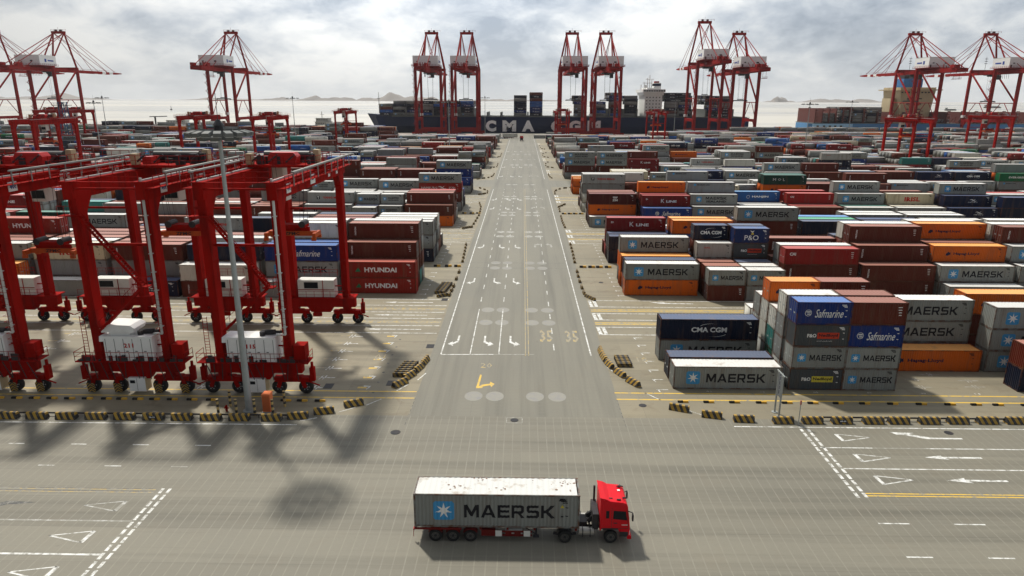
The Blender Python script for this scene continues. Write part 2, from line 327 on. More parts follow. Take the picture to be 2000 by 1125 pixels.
# ------------------------------------------------------------ containers
# kind: colour, short description for the label, lettering for forty-foot and twenty-foot sides
GREY = (0.235, 0.245, 0.228)
def star(cx, cz, s): return [('square', cx, cz, s), ('star', cx, cz, s)]
LIV = {
 'M': (GREY, 'grey container with a white star on blue', star(-3.9, 0, 1.55)+[('M', 'MAERSK', 0.95, -.02, 6.7, 1.06, TXT_K)], star(-1.95, 0, .95)+[('M', 'MAERSK', 0.75, 0, 3.6, .68, TXT_K)]),
 'S': (GREY, 'grey container with star and two-line black lettering', star(-3.8, .1, 1.3)+[('M', 'MAERSK', 0.6, .38, 5.4, .72, TXT_K), ('B', 'SEALAND', 0.6, -.45, 5.2, .52, TXT_K)], star(-1.9, .1, .75)+[('M', 'MAERSK', 0.4, .30, 2.9, .42, TXT_K), ('B', 'SEALAND', 0.4, -.25, 2.8, .3, TXT_K)]),
 'R': ((0.215, 0.225, 0.23), 'grey container with small upper corner lettering', [('square', -4.3, .7, .55), ('B', 'MAERSK LINE', -2.1, .7, 3.2, .3, TXT_K)], [('square', -2.3, .7, .4), ('B', 'MAERSK LINE', -1.0, .7, 1.9, .22, TXT_K)]),
 'm': ((0.21, 0.215, 0.205), 'plain grey container', [('N', '45G1', 4.9, .8, .5, .14, TXT_K)], [('N', '22G1', 2.2, .8, .5, .14, TXT_K)]),
 'f': ((0.009, 0.028, 0.145), 'blue container with white script lettering', [('ring', -2.6, 0, .95), ('rect', -2.6, .16, .6, .16, TXT_W), ('rect', -2.5, -.14, .5, .14, TXT_W), ('I', 'Safmarine', 0.9, 0, 4.6, 1.05, TXT_W)], [('ring', -1.75, .05, .75), ('rect', -1.75, .17, .46, .13, TXT_W), ('rect', -1.68, -.08, .38, .11, TXT_W), ('I', 'Safmarine', .55, 0, 3.1, .95, TXT_W)]),
 'p': ((0.055, 0.062, 0.066), 'slate container with a red name panel', [('B', 'P&O', -2.3, 0, 1.3, .55, TXT_W), ('rect', .8, 0, 4.4, .85, TXT_O), ('B', 'Nedlloyd', .8, 0, 3.8, .5, TXT_K)], [('B', 'P&O', -1.1, .02, 1.0, .42, TXT_W), ('rect', .72, .02, 2.4, .72, TXT_O), ('B', 'Nedlloyd', .72, .02, 2.1, .42, TXT_K), ('N', 'www.ponl.com', .35, -.62, 1.7, .14, TXT_W)]),
 'y': ((0.055, 0.062, 0.066), 'slate container with a yellow name panel', [('B', 'P&O', -2.3, 0, 1.3, .55, TXT_W), ('rect', .8, 0, 4.4, .85, TXT_Y), ('B', 'Nedlloyd', .8, 0, 3.8, .5, TXT_K)], [('B', 'P&O', -1.1, .02, 1.0, .42, TXT_W), ('rect', .72, .02, 2.4, .72, TXT_Y), ('B', 'Nedlloyd', .72, .02, 2.1, .42, TXT_K)]),
 'C': ((0.007, 0.011, 0.028), 'navy container with bold white lettering between two arcs', [('B', 'CMA CGM', 0, 0, 4.4, .65, TXT_W), ('arc', .1, .55, 1.6, .5, TXT_W), ('arc', .9, -.65, -1.6, .5, TXT_W)], [('B', 'CMA CGM', 0, 0, 3.7, .62, TXT_W), ('arc', .1, .55, 1.5, .5, TXT_W), ('arc', .8, -.65, -1.5, .5, TXT_W)]),
 'H': ((0.60, 0.115, 0.010), 'orange container with dark blue lettering', [('blob', -3.5, 0, .8), ('B', 'Hapag-Lloyd', -.5, 0, 4.3, .55, TXT_N)], [('blob', -1.9, 0, .65), ('B', 'Hapag-Lloyd', .5, 0, 3.2, .42, TXT_N)]),
 'K': ((0.165, 0.010, 0.010), 'dark red container with white serif lettering', [('B', 'D', -4.9, .45, .5, .35, TXT_W), ('N', 'K', -.9, .05, .85, .95, TXT_W), ('B', 'LINE', 1.3, -.08, 2.6, .58, TXT_W)], [('N', 'K', -1.1, .05, .6, .7, TXT_W), ('B', 'LINE', .5, -.05, 1.9, .45, TXT_W)]),
 'Z': ((0.065, 0.011, 0.009), 'maroon container with white dots over white lettering', [('dots', .6, .42, 1.3, .4, TXT_W), ('B', 'ZIM', .6, -.28, 1.35, .5, TXT_W)], [('dots', .3, .4, 1.0, .3, TXT_W), ('B', 'ZIM', .3, -.25, 1.1, .42, TXT_W)]),
 'U': ((0.28, 0.014, 0.008), 'bright red container with white lettering and white swoosh', [('N', 'HAMBURG', -3.1, 0, 4.6, .55, TXT_W), ('swoosh', .6, 0, 2.4, .9, TXT_W), ('N', 'SÜD', 3.5, .05, 1.8, .62, TXT_W)], [('N', 'HAMBURG SÜD', 0, 0, 4, .45, TXT_W)]),
 'Y': ((0.24, 0.017, 0.010), 'red container with broad white lettering', [('tri', -3.6, 0, 1.0), ('B', 'HYUNDAI', .2, 0, 5.4, .82, TXT_W)], [('tri', -2.1, 0, .7), ('B', 'HYUNDAI', .3, 0, 3.6, .55, TXT_W)]),
 'G': ((0.27, 0.275, 0.26), 'pale grey container with dark red lettering', [('rect', -3.2, 0, .85, .85, TXT_K), ('B', 'T', -3.2, 0, .5, .6, TXT_W), ('B', 'YANG MING', .5, 0, 5.0, .58, TXT_R)], [('rect', -2, 0, .6, .6, TXT_K), ('B', 'YANG MING', .3, 0, 3.3, .4, TXT_R)]),
 'I': ((0.52, 0.45, 0.30), 'cream container with tall red lettering', [('B', 'IRISL', .4, 0, 4.0, 1.15, TXT_R)], [('B', 'IRISL', 0, 0, 2.9, .95, TXT_R)]),
 'J': ((0.020, 0.085, 0.25), 'mid blue container with white lettering', [('ring', -2.3, 0, .85), ('B', 'HANJIN', .9, 0, 4.3, .62, TXT_W)], [('ring', -1.8, 0, .6), ('B', 'HANJIN', .4, 0, 3.0, .45, TXT_W)]),
 'O': ((0.010, 0.045, 0.032), 'dark green container with white serif lettering', [('N', 'M O L', -1.8, .1, 3.4, .72, TXT_W)], [('N', 'M O L', 0, .1, 2.4, .5, TXT_W)]),
 'E': ((0.010, 0.115, 0.045), 'bright green container with white lettering', [('B', 'EVERGREEN', 0, 0, 6.2, .62, TXT_W)], [('B', 'EVERGREEN', 0, 0, 3.9, .45, TXT_W)]),
 'P': ((0.009, 0.02, 0.075), 'navy container with a yellow crest over white lettering', [('crest', 0, .6, .8), ('N', 'P&O', 0, -.35, 2.6, .9, TXT_W)], [('crest', .05, .62, .75), ('N', 'P&O', 0, -.3, 2.4, .85, TXT_W)]),
 'b': ((0.098, 0.020, 0.012), 'brown container with small upright lettering', [('vert', 'TRITON', -4.9, -.05, 1.5, .26, TXT_W), ('marks', 4.9)], [('marks', 2.2)]),
 'c': ((0.24, 0.013, 0.011), 'red container with white corner lettering', [('B', 'CAI', -4.8, .45, 1.0, .5, TXT_W), ('marks', 4.9)], [('B', 'CAI', -2.1, .45, .8, .42, TXT_W), ('marks', 2.2)]),
 'w': ((0.56, 0.55, 0.49), 'off-white plain container', [('N', '45R1', 4.9, .8, .5, .14, TXT_K)], [('N', '22R1', 2.2, .8, .5, .14, TXT_K)]),
 'n': ((0.010, 0.014, 0.030), 'dark navy plain container', [('marks', 4.9)], [('marks', 2.2)]),
 'L': ((0.30, 0.29, 0.26), 'light grey container with small red lettering', [('B', 'OOCL', -3.4, .5, 1.8, .35, TXT_R)], [('B', 'OOCL', -1.3, .5, 1.1, .28, TXT_R)]),
 'A': ((0.03, 0.17, 0.15), 'teal plain container', [('marks', 4.9)], [('marks', 2.2)]),
 'T': ((0.008, 0.013, 0.038), 'midnight blue container with a thin white swoosh', [('swoosh', 1.3, .2, 1.8, .6, TXT_W), ('N', 'METRO', 1.3, -.3, 2.4, .25, TXT_W), ('N', 'METRO', 5.0, .9, .9, .15, TXT_W)], [('swoosh', .3, .2, 1.6, .5, TXT_W), ('N', 'METRO', .3, -.3, 2, .22, TXT_W)]),
 'd': ((0.025, 0.10, 0.33), 'light blue container with a dark name and white wave', [('B', 'HMM', -.5, .45, 1.2, .35, TXT_N), ('swoosh', 1.3, -.35, 3.2, .35, TXT_W)], [('B', 'HMM', 0, .3, 1.2, .35, TXT_N)]),
 'g': ((0.012, 0.065, 0.042), 'deep green plain container', [('N', 'CAPITAL', 0, .55, 1.6, .25, TXT_W)], [('N', 'CAPITAL', .2, .5, 1.2, .2, TXT_W)]),
}
H40, H20, HC = 2.72, 2.59, 2.90
CP = {}
def sunlit_roof_col(col):  # side colour lightened so roofs carry painted sunlight
    if min(col) > .15 and max(col)/min(col) < 1.3: return (.66, .65, .62)      # neutral greys: sun glare put into the colour
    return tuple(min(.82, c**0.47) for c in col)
def cpaint(code):
    if code not in CP:
        col = LIV[code][0]; dk = tuple(min(0.4, c*0.5+0.03) for c in col)
        CP[code] = (paint('container_paint_'+code, col, 0.45, 0.55, (0.10+dk[0]*.3, 0.06+dk[1]*.3, 0.035+dk[2]*.3), 0.6, 0.13, streak=True, lo=.5, hi=.74),
                    paint('container_roof_'+code, sunlit_roof_col(col), 0.46, 0.45, (0.26, 0.17, 0.10), 0.9, 0.16, bump=0.2, lo=.56, hi=.74),
                    paint('container_frame_'+code, tuple(c*0.72 for c in col), 0.55, 0.9, (0.105, 0.045, 0.024), 1.6, 0.1, lo=.40, hi=.62))
    return CP[code]
CPITCH = 0.2785
def corr(x, Ln):
    u = ((x+Ln/2-0.1)/CPITCH) % 1.0
    d = 0.034
    if u < .25: return 0
    if u < .5: return d*(u-.25)/.25
    if u < .75: return d
    return d*(1-(u-.75)/.25)
def decor(code, Ln, H, lod):
    """flat decoration of one long side, as [(material, verts2d, faces, layer)]"""
    els = list(LIV[code][2 if Ln > 8 else 3]); out = []; z0 = H/2
    if not any(e[0] == 'marks' for e in els): els.append(('codes', 5.0 if Ln > 8 else 2.25, TXT_K if min(LIV[code][0]) > .15 or code == 'H' else TXT_W))
    for e in els:
        k = e[0]
        if k in 'MTBIN' and len(k) == 1:
            v, f = flat_text(e[1], k, lod); out.append((e[6], [(e[2]+a*e[4], z0+e[3]+b*e[5]) for a, b in v], f, 2))
        elif k == 'vert':
            v, f = flat_text(e[1], 'B', lod); out.append((e[6], [(e[2]-b*e[5], z0+e[3]+a*e[4]) for a, b in v], f, 1))
        elif k == 'marks':
            for i, zz in enumerate((.75, .45, .15, -.15)):
                out.append((TXT_W, [(e[1]-.22+.05*i, z0+zz-.045), (e[1]+.22, z0+zz-.045), (e[1]+.22, z0+zz+.045), (e[1]-.22+.05*i, z0+zz+.045)], [(0, 1, 2, 3)], 1))
        elif k == 'codes':
            for i, (dx, zz, w_) in enumerate(((0, .98, .42), (.06, .86, .36), (.1, .74, .25), (.15, .35, .10), (.15, -.35, .10))):
                out.append((e[2], [(e[1]-w_+dx, z0+zz-.04), (e[1]+dx+.1, z0+zz-.04), (e[1]+dx+.1, z0+zz+.04), (e[1]-w_+dx, z0+zz+.04)], [(0, 1, 2, 3)], 1))
        elif k == 'square':
            s = e[3]/2; c = s*.2; out.append((STARBLUE, [(e[1]+a*s-(c if abs(q) == 1 else 0)*a, z0+e[2]+b*s-(c if abs(q) == 2 else 0)*b) for a, b, q in ((-1, -1, 2), (-1, -1, 1), (1, -1, 1), (1, -1, 2), (1, 1, 2), (1, 1, 1), (-1, 1, 1), (-1, 1, 2))], [tuple(range(8))], 1))
        elif k == 'star':
            s = e[3]/2*.84; pts = []
            for i in range(14):
                r = s if i % 2 == 0 else s*.36; a = math.pi/2+i*math.pi/7; pts.append((e[1]+r*math.cos(a), z0+e[2]+r*math.sin(a)))
            pts.append((e[1], z0+e[2])); out.append((TXT_W, pts, [(14, i, (i+1) % 14) for i in range(14)], 2))
        elif k == 'rect':
            out.append((e[5], [(e[1]-e[3]/2, z0+e[2]-e[4]/2), (e[1]+e[3]/2, z0+e[2]-e[4]/2), (e[1]+e[3]/2, z0+e[2]+e[4]/2), (e[1]-e[3]/2, z0+e[2]+e[4]/2)], [(0, 1, 2, 3)], 1))
        elif k == 'ring':
            n = 20; r = e[3]/2; v = []
            for q in (r, r*.86): v += [(e[1]+q*math.cos(2*math.pi*i/n), z0+e[2]+q*math.sin(2*math.pi*i/n)) for i in range(n)]
            out.append((TXT_W, v, [(i, (i+1) % n, n+(i+1) % n, n+i) for i in range(n)], 1))
        elif k == 'blob':
            r = e[3]/2; v = [(e[1]+r*a, z0+e[2]+r*b) for a, b in ((-1, -.7), (.1, -.75), (.3, -.35), (1.0, -.4), (.75, -.05), (1.1, .1), (.75, .3), (.9, .75), (.3, .55), (0, .95), (-.5, .6), (-.95, .1))]
            out.append((TXT_N, v, [tuple(range(12))], 1))
        elif k == 'tri':
            s = e[3]/2; out.append((TXT_G, [(e[1]-s, z0+e[2]-s*.7), (e[1]+s, z0+e[2]-s*.7), (e[1]+.15*s, z0+e[2]+s*.8)], [(0, 1, 2)], 1))
        elif k == 'crest':
            s = e[3]/2; out.append((TXT_Y, [(e[1]-s*.5, z0+e[2]-s), (e[1]+s*.8, z0+e[2]-s), (e[1]+s*.6, z0+e[2]-.1*s), (e[1]-s*.1, z0+e[2]-.1*s)], [(0, 1, 2, 3)], 1))
            out.append((TXT_W, [(e[1]-s, z0+e[2]+s*.9), (e[1]-s*.2, z0+e[2]), (e[1]+s*.3, z0+e[2]), (e[1]+s, z0+e[2]+s*.9), (e[1]+s*.1, z0+e[2]+s*.5)], [(0, 1, 2, 4), (2, 3, 4)], 1))
        elif k == 'dots':
            for r_ in range(2):
                for i in range(4-r_):
                    x = e[1]-e[3]/2+(i+.5+r_*.5)*e[3]/4; z = z0+e[2]+e[4]*(.3-r_*.6); q = e[3]/11
                    out.append((e[5], [(x-q, z-q), (x+q, z-q), (x+q, z+q), (x-q, z+q)], [(0, 1, 2, 3)], 1))
        elif k == 'arc':
            n = 8; w = abs(e[3]); sg = 1 if e[3] > 0 else -1; v = []
            for i in range(n+1):
                t = i/n; a = math.pi*(.95-.6*t) if sg > 0 else -math.pi*(.05+.6*t)
                th = .10*math.sin(math.pi*min(1, t+.12))+.01
                for q in (1, 1-th/w*1.3): v.append((e[1]+sg*.2+w*q*math.cos(a)*.9, z0+e[2]-sg*.12+e[4]*q*math.sin(a)*.75-(.0)))
            out.append((e[5], v, [(2*i, 2*i+1, 2*i+3, 2*i+2) for i in range(n)], 1))
        elif k == 'swoosh':
            w, h = e[3], e[4]; n = 8; v = []
            for i in range(n+1):
                t = i/n; x = e[1]-w/2+w*t; z = z0+e[2]+h*(.35*math.sin(t*math.pi*1.6+.6)); th = .16*h*math.sin(math.pi*t)+.015
                v += [(x, z-th), (x, z+th)]
            out.append((e[5], v, [(2*i, 2*i+2, 2*i+3, 2*i+1) for i in range(n)], 1))
            if h > .5: out.append((e[5], [(e[1]-w*.3, z0+e[2]-h*.5), (e[1]-w*.22, z0+e[2]-h*.5), (e[1]+w*.32, z0+e[2]+h*.5), (e[1]+w*.2, z0+e[2]+h*.45)], [(0, 1, 2, 3)], 2))
    return out
def decor_mb(code, Ln, H, lod, kinds=None, both=True):
    """decoration of both sides as (mb, materials)"""
    mats = []; mb = MB()
    for mt, v, f, layer in decor(code, Ln, H, lod):
        isem = (mt is STARBLUE) or len(v) == 15 or mt is TXT_Y or mt is TXT_G
        if kinds == 'emblem' and not isem: continue
        if kinds == 'lettering' and isem: continue
        if mt not in mats: mats.append(mt)
        mi = mats.index(mt)
        if lod == 0:
            bm = bmesh.new(); vs = [bm.verts.new((a, 0, b)) for a, b in v]
            for ff in f:
                try: bm.faces.new([vs[i] for i in ff])
                except ValueError: pass
            x0 = min(a for a, b in v); x1 = max(a for a, b in v); q = CPITCH/4; base = -Ln/2+.1
            k = math.ceil((x0-base)/q)
            while base+k*q < x1:
                bmesh.ops.bisect_plane(bm, geom=bm.verts[:]+bm.edges[:]+bm.faces[:], plane_co=(base+k*q, 0, 0), plane_no=(1, 0, 0), dist=1e-5); k += 1
            bm.verts.index_update()
            vv = [(p.co.x, -1.195+corr(p.co.x, Ln)-.004*layer, p.co.z) for p in bm.verts]; ff = [tuple(p.index for p in fa.verts) for fa in bm.faces]; bm.free()
        else:
            vv = [(a, -1.219-.012*layer, b) for a, b in v]; ff = f
        mb.add(vv, ff, mi)
        if both: mb.add([(-x, -y, z) for x, y, z in vv], ff, mi)
    return mb, mats
def container_parts(code, Ln, H):
    """detailed container: [(part name, mesh)]"""
    pb, pr, pf = cpaint(code); hl = Ln/2; out = []
    w = MB(); xs = [-hl+.1]; q = CPITCH/4
    while xs[-1]+q < hl-.1: xs.append(xs[-1]+q)
    for sg in (1, -1):
        vs = []
        for x in xs: y = -1.195+corr(x, Ln); vs += [(sg*x, sg*y, .14), (sg*x, sg*y, H-.10)]
        w.add(vs, [(2*i, 2*i+2, 2*i+3, 2*i+1) for i in range(len(xs)-1)])
    ys = [-1.12+q*i for i in range(int(2.24/q)+1)]; vs = []
    for y in ys: x = hl-.02-corr(y+.1-hl+2.3, Ln); vs += [(x, y, .14), (x, y, H-.10)]
    w.add(vs, [(2*i, 2*i+2, 2*i+3, 2*i+1) for i in range(len(ys)-1)])
    w.box(-hl+.1, hl-.1, -1.15, 1.15, .06, .14)
    out.append(('walls', w.mesh('container_walls', pb)))
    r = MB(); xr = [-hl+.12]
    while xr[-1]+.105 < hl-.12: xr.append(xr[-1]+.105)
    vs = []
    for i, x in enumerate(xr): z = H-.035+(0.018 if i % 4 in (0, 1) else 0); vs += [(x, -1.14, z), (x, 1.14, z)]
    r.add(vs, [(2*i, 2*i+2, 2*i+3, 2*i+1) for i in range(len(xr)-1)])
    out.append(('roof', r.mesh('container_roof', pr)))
    f = MB()
    for sx in (-1, 1):
        for sy in (-1, 1):
            x0, x1 = sorted((sx*hl, sx*(hl-.14))); y0, y1 = sorted((sy*1.219, sy*1.10)); f.box(x0, x1, y0, y1, .12, H-.12)
            cx0, cx1 = sorted((sx*(hl+.003), sx*(hl-.178))); cy0, cy1 = sorted((sy*1.222, sy*1.06)); f.box(cx0, cx1, cy0, cy1, 0, .118); f.box(cx0, cx1, cy0, cy1, H-.118, H)
    for sy in (-1, 1):
        y0, y1 = sorted((sy*1.216, sy*1.10)); f.box(-hl+.18, hl-.18, y0, y1, .02, .15); y0, y1 = sorted((sy*1.214, sy*1.13)); f.box(-hl+.18, hl-.18, y0, y1, H-.10, H-.006)
    for sx in (-1, 1):
        x0, x1 = sorted((sx*(hl-.004), sx*(hl-.12))); f.box(x0, x1, -1.06, 1.06, .02, .14); f.box(x0, x1, -1.06, 1.06, H-.11, H-.006)
    out.append(('frame', f.mesh('container_frame', pf)))
    for sy in (-1, 1):
        d = MB(); y0, y1 = sorted((sy*.02, sy*1.09)); d.box(-hl+.02, -hl+.06, y0, y1, .15, H-.12)
        for yy in (.3, .85): d.cyl((-hl-.005, sy*yy, .12), (-hl-.005, sy*yy, H-.1), .022, 1, 6, caps=False)
        for zz in (.45, .9, 1.7, 2.2): d.box(-hl-.004, -hl+.018, y0+.03, y1-.03, zz, zz+.05, 0)
        d.box(-hl-.012, -hl+.016, sy*.55-.2, sy*.55+.2, 1.15, 1.28, 1)
        out.append(('door', d.mesh('container_door', [pb, GALV])))
    for k in ('emblem', 'lettering'):
        mb, mats = decor_mb(code, Ln, H, 0, k, False)
        if mb.v: out.append((k, mb.mesh('container_'+k, mats)))
    return out
def container_single(code, Ln, H):
    pb, pr, pf = cpaint(code); hl = Ln/2
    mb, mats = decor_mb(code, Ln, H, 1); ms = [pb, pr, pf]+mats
    b = MB(); b.v = [(x, y, z) for x, y, z in mb.v]; b.f = list(mb.f); b.m = [i+3 for i in mb.m]
    b.box(-hl+.03, hl-.03, -1.205, 1.205, .03, H-.05, 0)
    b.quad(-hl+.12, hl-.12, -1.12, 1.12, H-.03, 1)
    for sy in (-1, 1):
        y0, y1 = sorted((sy*1.219, sy*1.12)); b.box(-hl, hl, y0, y1, H-.12, H, 2); b.box(-hl, hl, y0, y1, 0, .12, 2)
        for sx in (-1, 1): x0, x1 = sorted((sx*hl, sx*(hl-.12))); b.box(x0, x1, y0, y1, .12, H-.12, 2)
    for sx in (-1, 1): x0, x1 = sorted((sx*hl, sx*(hl-.1))); b.box(x0, x1, -1.12, 1.12, H-.11, H-.004, 2)
    for yy in (-.85, -.3, .3, .85): b.box(-hl-.01, -hl+.028, yy-.02, yy+.02, .1, H-.12, 2)
    me = b.mesh('container', ms); return me
PROTO = {}; SINGLE = {}
def dims(code, Ln): return H40 if Ln > 8 else H20
def place_container(code, Ln, H, x, y, z, flip, detailed, label, group):
    rz = math.pi if flip else 0
    if detailed:
        key = (code, Ln, H)
        if key not in PROTO: PROTO[key] = container_parts(code, Ln, H)
        o = empty('shipping_container', (x, y, z), rz)
        for n, me in PROTO[key]:
            link(n, me, o)
            if n in ('emblem', 'lettering'): link(n, me, o).rotation_euler = (0, 0, math.pi)
    else:
        key = (code, Ln, H)
        if key not in SINGLE: SINGLE[key] = container_single(code, Ln, H)
        o = link('shipping_container', SINGLE[key]); o.location = (x, y, z); o.rotation_euler = (0, 0, rz)
    tag(o, label, 'container', group); return o

# ------------------------------------------------------------ yard layout
# blocks of six rows; front = Y of the first row's near face
BLK = {'A': 72.1, 'B': 107.4, 'C': 133.6, 'D': 170.3, 'E': 197.6, 'F': 232.8, 'G': 282.0, 'H': 322.0, 'I': 344.5, 'J': 384.5, 'K': 408.5, 'L': 449.0, 'M': 475.0, 'N': 517.0, 'O': 541.0}
BNAME = {'A': 'nearest', 'B': 'second', 'C': 'third', 'D': 'fourth', 'E': 'fifth', 'F': 'sixth', 'G': 'seventh', 'H': 'eighth', 'I': 'ninth', 'J': 'tenth', 'K': 'eleventh', 'L': 'twelfth', 'M': 'thirteenth', 'N': 'fourteenth', 'O': 'fifteenth'}
ROWP = 2.93; BAYP = 12.95
# right side: (block, bay, row) -> stack from the ground up; a leading 2 means twenty-foot boxes in the left (a) or right (b) half of the bay
RIGHT = {
 'A': {0: ['M', 'n', '', 'MC', '', ''], '1a': ['yMpf', 'mmmw', 'gAw', 'mwwH', 'mmm', 'ww'], '1b': ['MMfb', 'bbbb', 'bbb', 'bbbb', 'nn', ''],
       2: ['', '', 'H', 'mMM', 'bb', ''], 3: ['nb', '', 'MMM', '', 'bbH', 'mM'], 4: ['bn', 'Mb', 'MMM', 'mM', 'Hb', 'b']},
 'B': {0: ['', 'HM', 'bn', 'HH', 'mHM', ''], '1a': ['bM', 'bb', 'bb', 'bmL', 'mnbC', 'nn'], '1b': ['mM', 'mw', 'bn', 'nnpP', 'nnbn', ''],
       2: ['', 'bbc', 'bmm', 'bb', 'bbb', 'bb'], 3: ['', 'bb', 'bbb', 'bbbb', 'mbbw', 'nnn'], 4: ['m', 'MM', 'bbH', 'bbb', 'mbmH', 'bbbw'], 5: ['', 'MM', 'mmM', 'bbbb', 'bmww', 'mmm'], 6: ['b', 'MH', 'bMM', 'bbbb', 'HbM', 'mm']},
 'C': {0: ['nn', 'nn', 'KKK', 'b', '', ''], 1: ['m', 'nfH', 'bfH', 'bn', 'mm', ''], 2: ['', 'bbbM', 'bbn', 'mC', 'nn', 'mm'], 3: ['', 'nnn', 'EEE', 'ddd', 'bH', 'nC'], 4: ['n', 'wwn', 'bbT', 'mS', 'bbm', 'mSS'], 5: ['HH', 'mS', 'mMS', 'bn', 'ddm', 'mMM'], 6: ['w', 'mI', 'bmw', 'bM', 'bb', 'm']},
 'D': {0: ['', 'M', 'bHZ', 'nnb', 'bbb', 'mm'], 1: ['mf', 'bfK', 'bbK', 'bbbH', 'bm', 'bb'], 2: ['b', 'mM', 'bUS', 'mmUR', 'bbm', 'mm'], 3: ['n', 'bM', 'mm', 'bm', 'bbJ', 'nM'], 4: ['b', 'bb', 'nc', 'mmc', 'bb', 'bbc'], 5: ['g', 'bM', 'nO', 'mMM', 'mMMM', 'bb'],
       6: ['b', 'mm', 'mI', 'mII', 'bb', 'mmb'], 7: ['', 'nT', 'bnT', 'nmTM', 'UEb', 'mM'], 8: ['I', 'bnT', 'MM', 'EES', 'bcc', 'mm']},
 'E': {0: ['wwmG', 'mmmm', 'bmm', 'mm', 'b', ''], '1a': ['bb', 'bm', 'mmb', 'bbbw', 'mm', 'b'], 2: ['mm', 'nM', 'MmR', 'bmRR', 'dn', 'mM'], '3a': ['mMI', 'mMI', 'mm', 'mw', 'bb', 'm'], '3b': ['mm', 'mmR', 'mm', 'bb', 'nn', 'm'], 4: ['mHHO', 'bbHO', 'mm', 'fSM', 'mmm', 'bb'], 5: ['mb', 'mbb', 'RRb', 'mm', 'nC', 'mMM'], 6: ['mm', 'bMb', 'mRRb', 'mm', 'MM', 'bb'], 7: ['m', 'bm', 'mmR', 'mRR', 'mMM', 'mm'], 8: ['H', 'mmM', 'cb', 'mMS', 'nn', 'db']},
 'F': {0: ['', 'HH', 'b', 'HH', 'mm', ''], 1: ['mdI', 'mdI', 'wmI', 'mm', 'bb', 'm'], '2a': ['mMM', 'mM', 'bb', 'm', 'mm', 'b'], 3: ['mn', 'nnT', 'mCT', 'mM', 'mmM', 'mm'], 4: ['mm', 'mMM', 'mmM', 'bb', 'mmM', 'b'], 5: ['fSM', 'mfSM', 'mmb', 'mm', 'mM', 'bb'], 6: ['mRb', 'mmRb', 'mM', 'mm', 'bb', 'mm'], 7: ['mC', 'mnC', 'mMM', 'MM', 'HH', 'mm'], 8: ['bb', 'dbb', 'HHb', 'mM', 'MM', 'mm'], 9: ['db', 'ddT', 'bb', 'mM', 'bS', 'mmM']},
 'G': {0: ['mbMS', 'bm', 'mM', 'bb', 'mm', 'b'], 1: ['mbMM', 'mM', 'bK', 'bKK', 'bK', 'mm'], 2: ['bKK', 'bbKb', 'mM', 'wM', 'mw', 'mM'], 3: ['MM', 'mM', 'bb', 'mn', 'MM', 'mm']},
}
LEFT = {
 'B': {0: ['', 'YY', 'bbb', 'Abbb', 'mbmm', ''], 1: ['m', 'MMf', 'bbf', 'mbmw', 'mwmm', ''], 2: ['bw', 'bMn', 'nm', 'mbw', 'bbb', 'bb'], 3: ['T', 'mmb', 'mmb', 'bbb', 'nbb', 'bbw'], 4: ['m', 'mmI', 'bbm', 'nbb', 'bbb', 'bbb'], 5: ['HH', 'mmm', 'bbb', 'nbb', 'bbbY', 'bbM'], 6: ['HH', 'mm', 'bb', 'bbb', 'bYM', 'bbb'], 7: ['m', 'bb', 'bb', 'bbb', 'bbb', 'bb']},
 'C': {0: ['nmm', 'nmm', 'mmw', 'bmw', 'bb', 'm'], 1: ['bb', 'bbZ', 'bbb', 'bnn', 'mn', 'b'], 2: ['mm', 'nnn', 'nC', 'bbw', 'bb', 'm'], 3: ['bG', 'bbG', 'mG', 'bb', 'mm', 'b'], 4: ['bb', 'bb', 'mb', 'nn', 'b', ''], 5: ['Y', 'YM', 'bYM', 'bb', 'bb', 'b'], 6: ['m', 'mb', 'bb', 'bbg', 'm', '']},
 'D': {0: ['', 'Hb', 'bbb', 'bbb', 'mbc', 'm'], '1a': ['b', 'bS', 'bbS', 'nm', 'mm', ''], '1b': ['mm', 'nn', 'mmM', 'nmm', 'mm', ''], 2: ['b', 'bG', 'bbG', 'bG', 'm', ''], 3: ['bb', 'bb', 'mb', 'mRS', 'mR', ''], 4: ['m', 'bb', 'bM', 'gb', 'bb', ''], 5: ['b', 'mm', 'bb', 'bbb', 'bb', ''], 6: ['b', 'mm', 'bb', 'bbn', 'bw', '']},
 'E': {0: ['mbUM', 'mmU', 'mm', 'nf', 'm', ''], 1: ['mM', 'mM', 'mMM', 'mMM', 'mm', ''], 2: ['mS', 'mS', 'mM', 'mMM', 'bb', ''], '3a': ['d', 'dS', 'bmS', 'mm', 'b', ''], 4: ['b', 'bb', 'bbb', 'nn', 'b', ''], 5: ['b', 'mm', 'bb', 'bbn', 'bf', ''], 6: ['mM', 'mM', 'bb', 'Ed', 'nE', ''], 7: ['m', 'bb', 'm', 'nJ', 'bJ', '']},
 'F': {0: ['', 'mf', 'nffM', 'mfMS', 'nff', ''], 1: ['bb', 'bbb', 'bbb', 'Ab', 'bb', ''], 2: ['b', 'mbb', 'bbb', 'Abb', 'bb', ''], 3: ['b', 'cb', 'bcbb', 'nb', 'b', ''], 4: ['b', 'nb', 'nfb', 'nnb', 'b', '']},
}
CROWD = 'MMMMMMMMMMMMmmmmmmmmSSSRRbbbbbbbbbbbbbHHnnnCCKKffJEwwwIGccTLAmmSd'
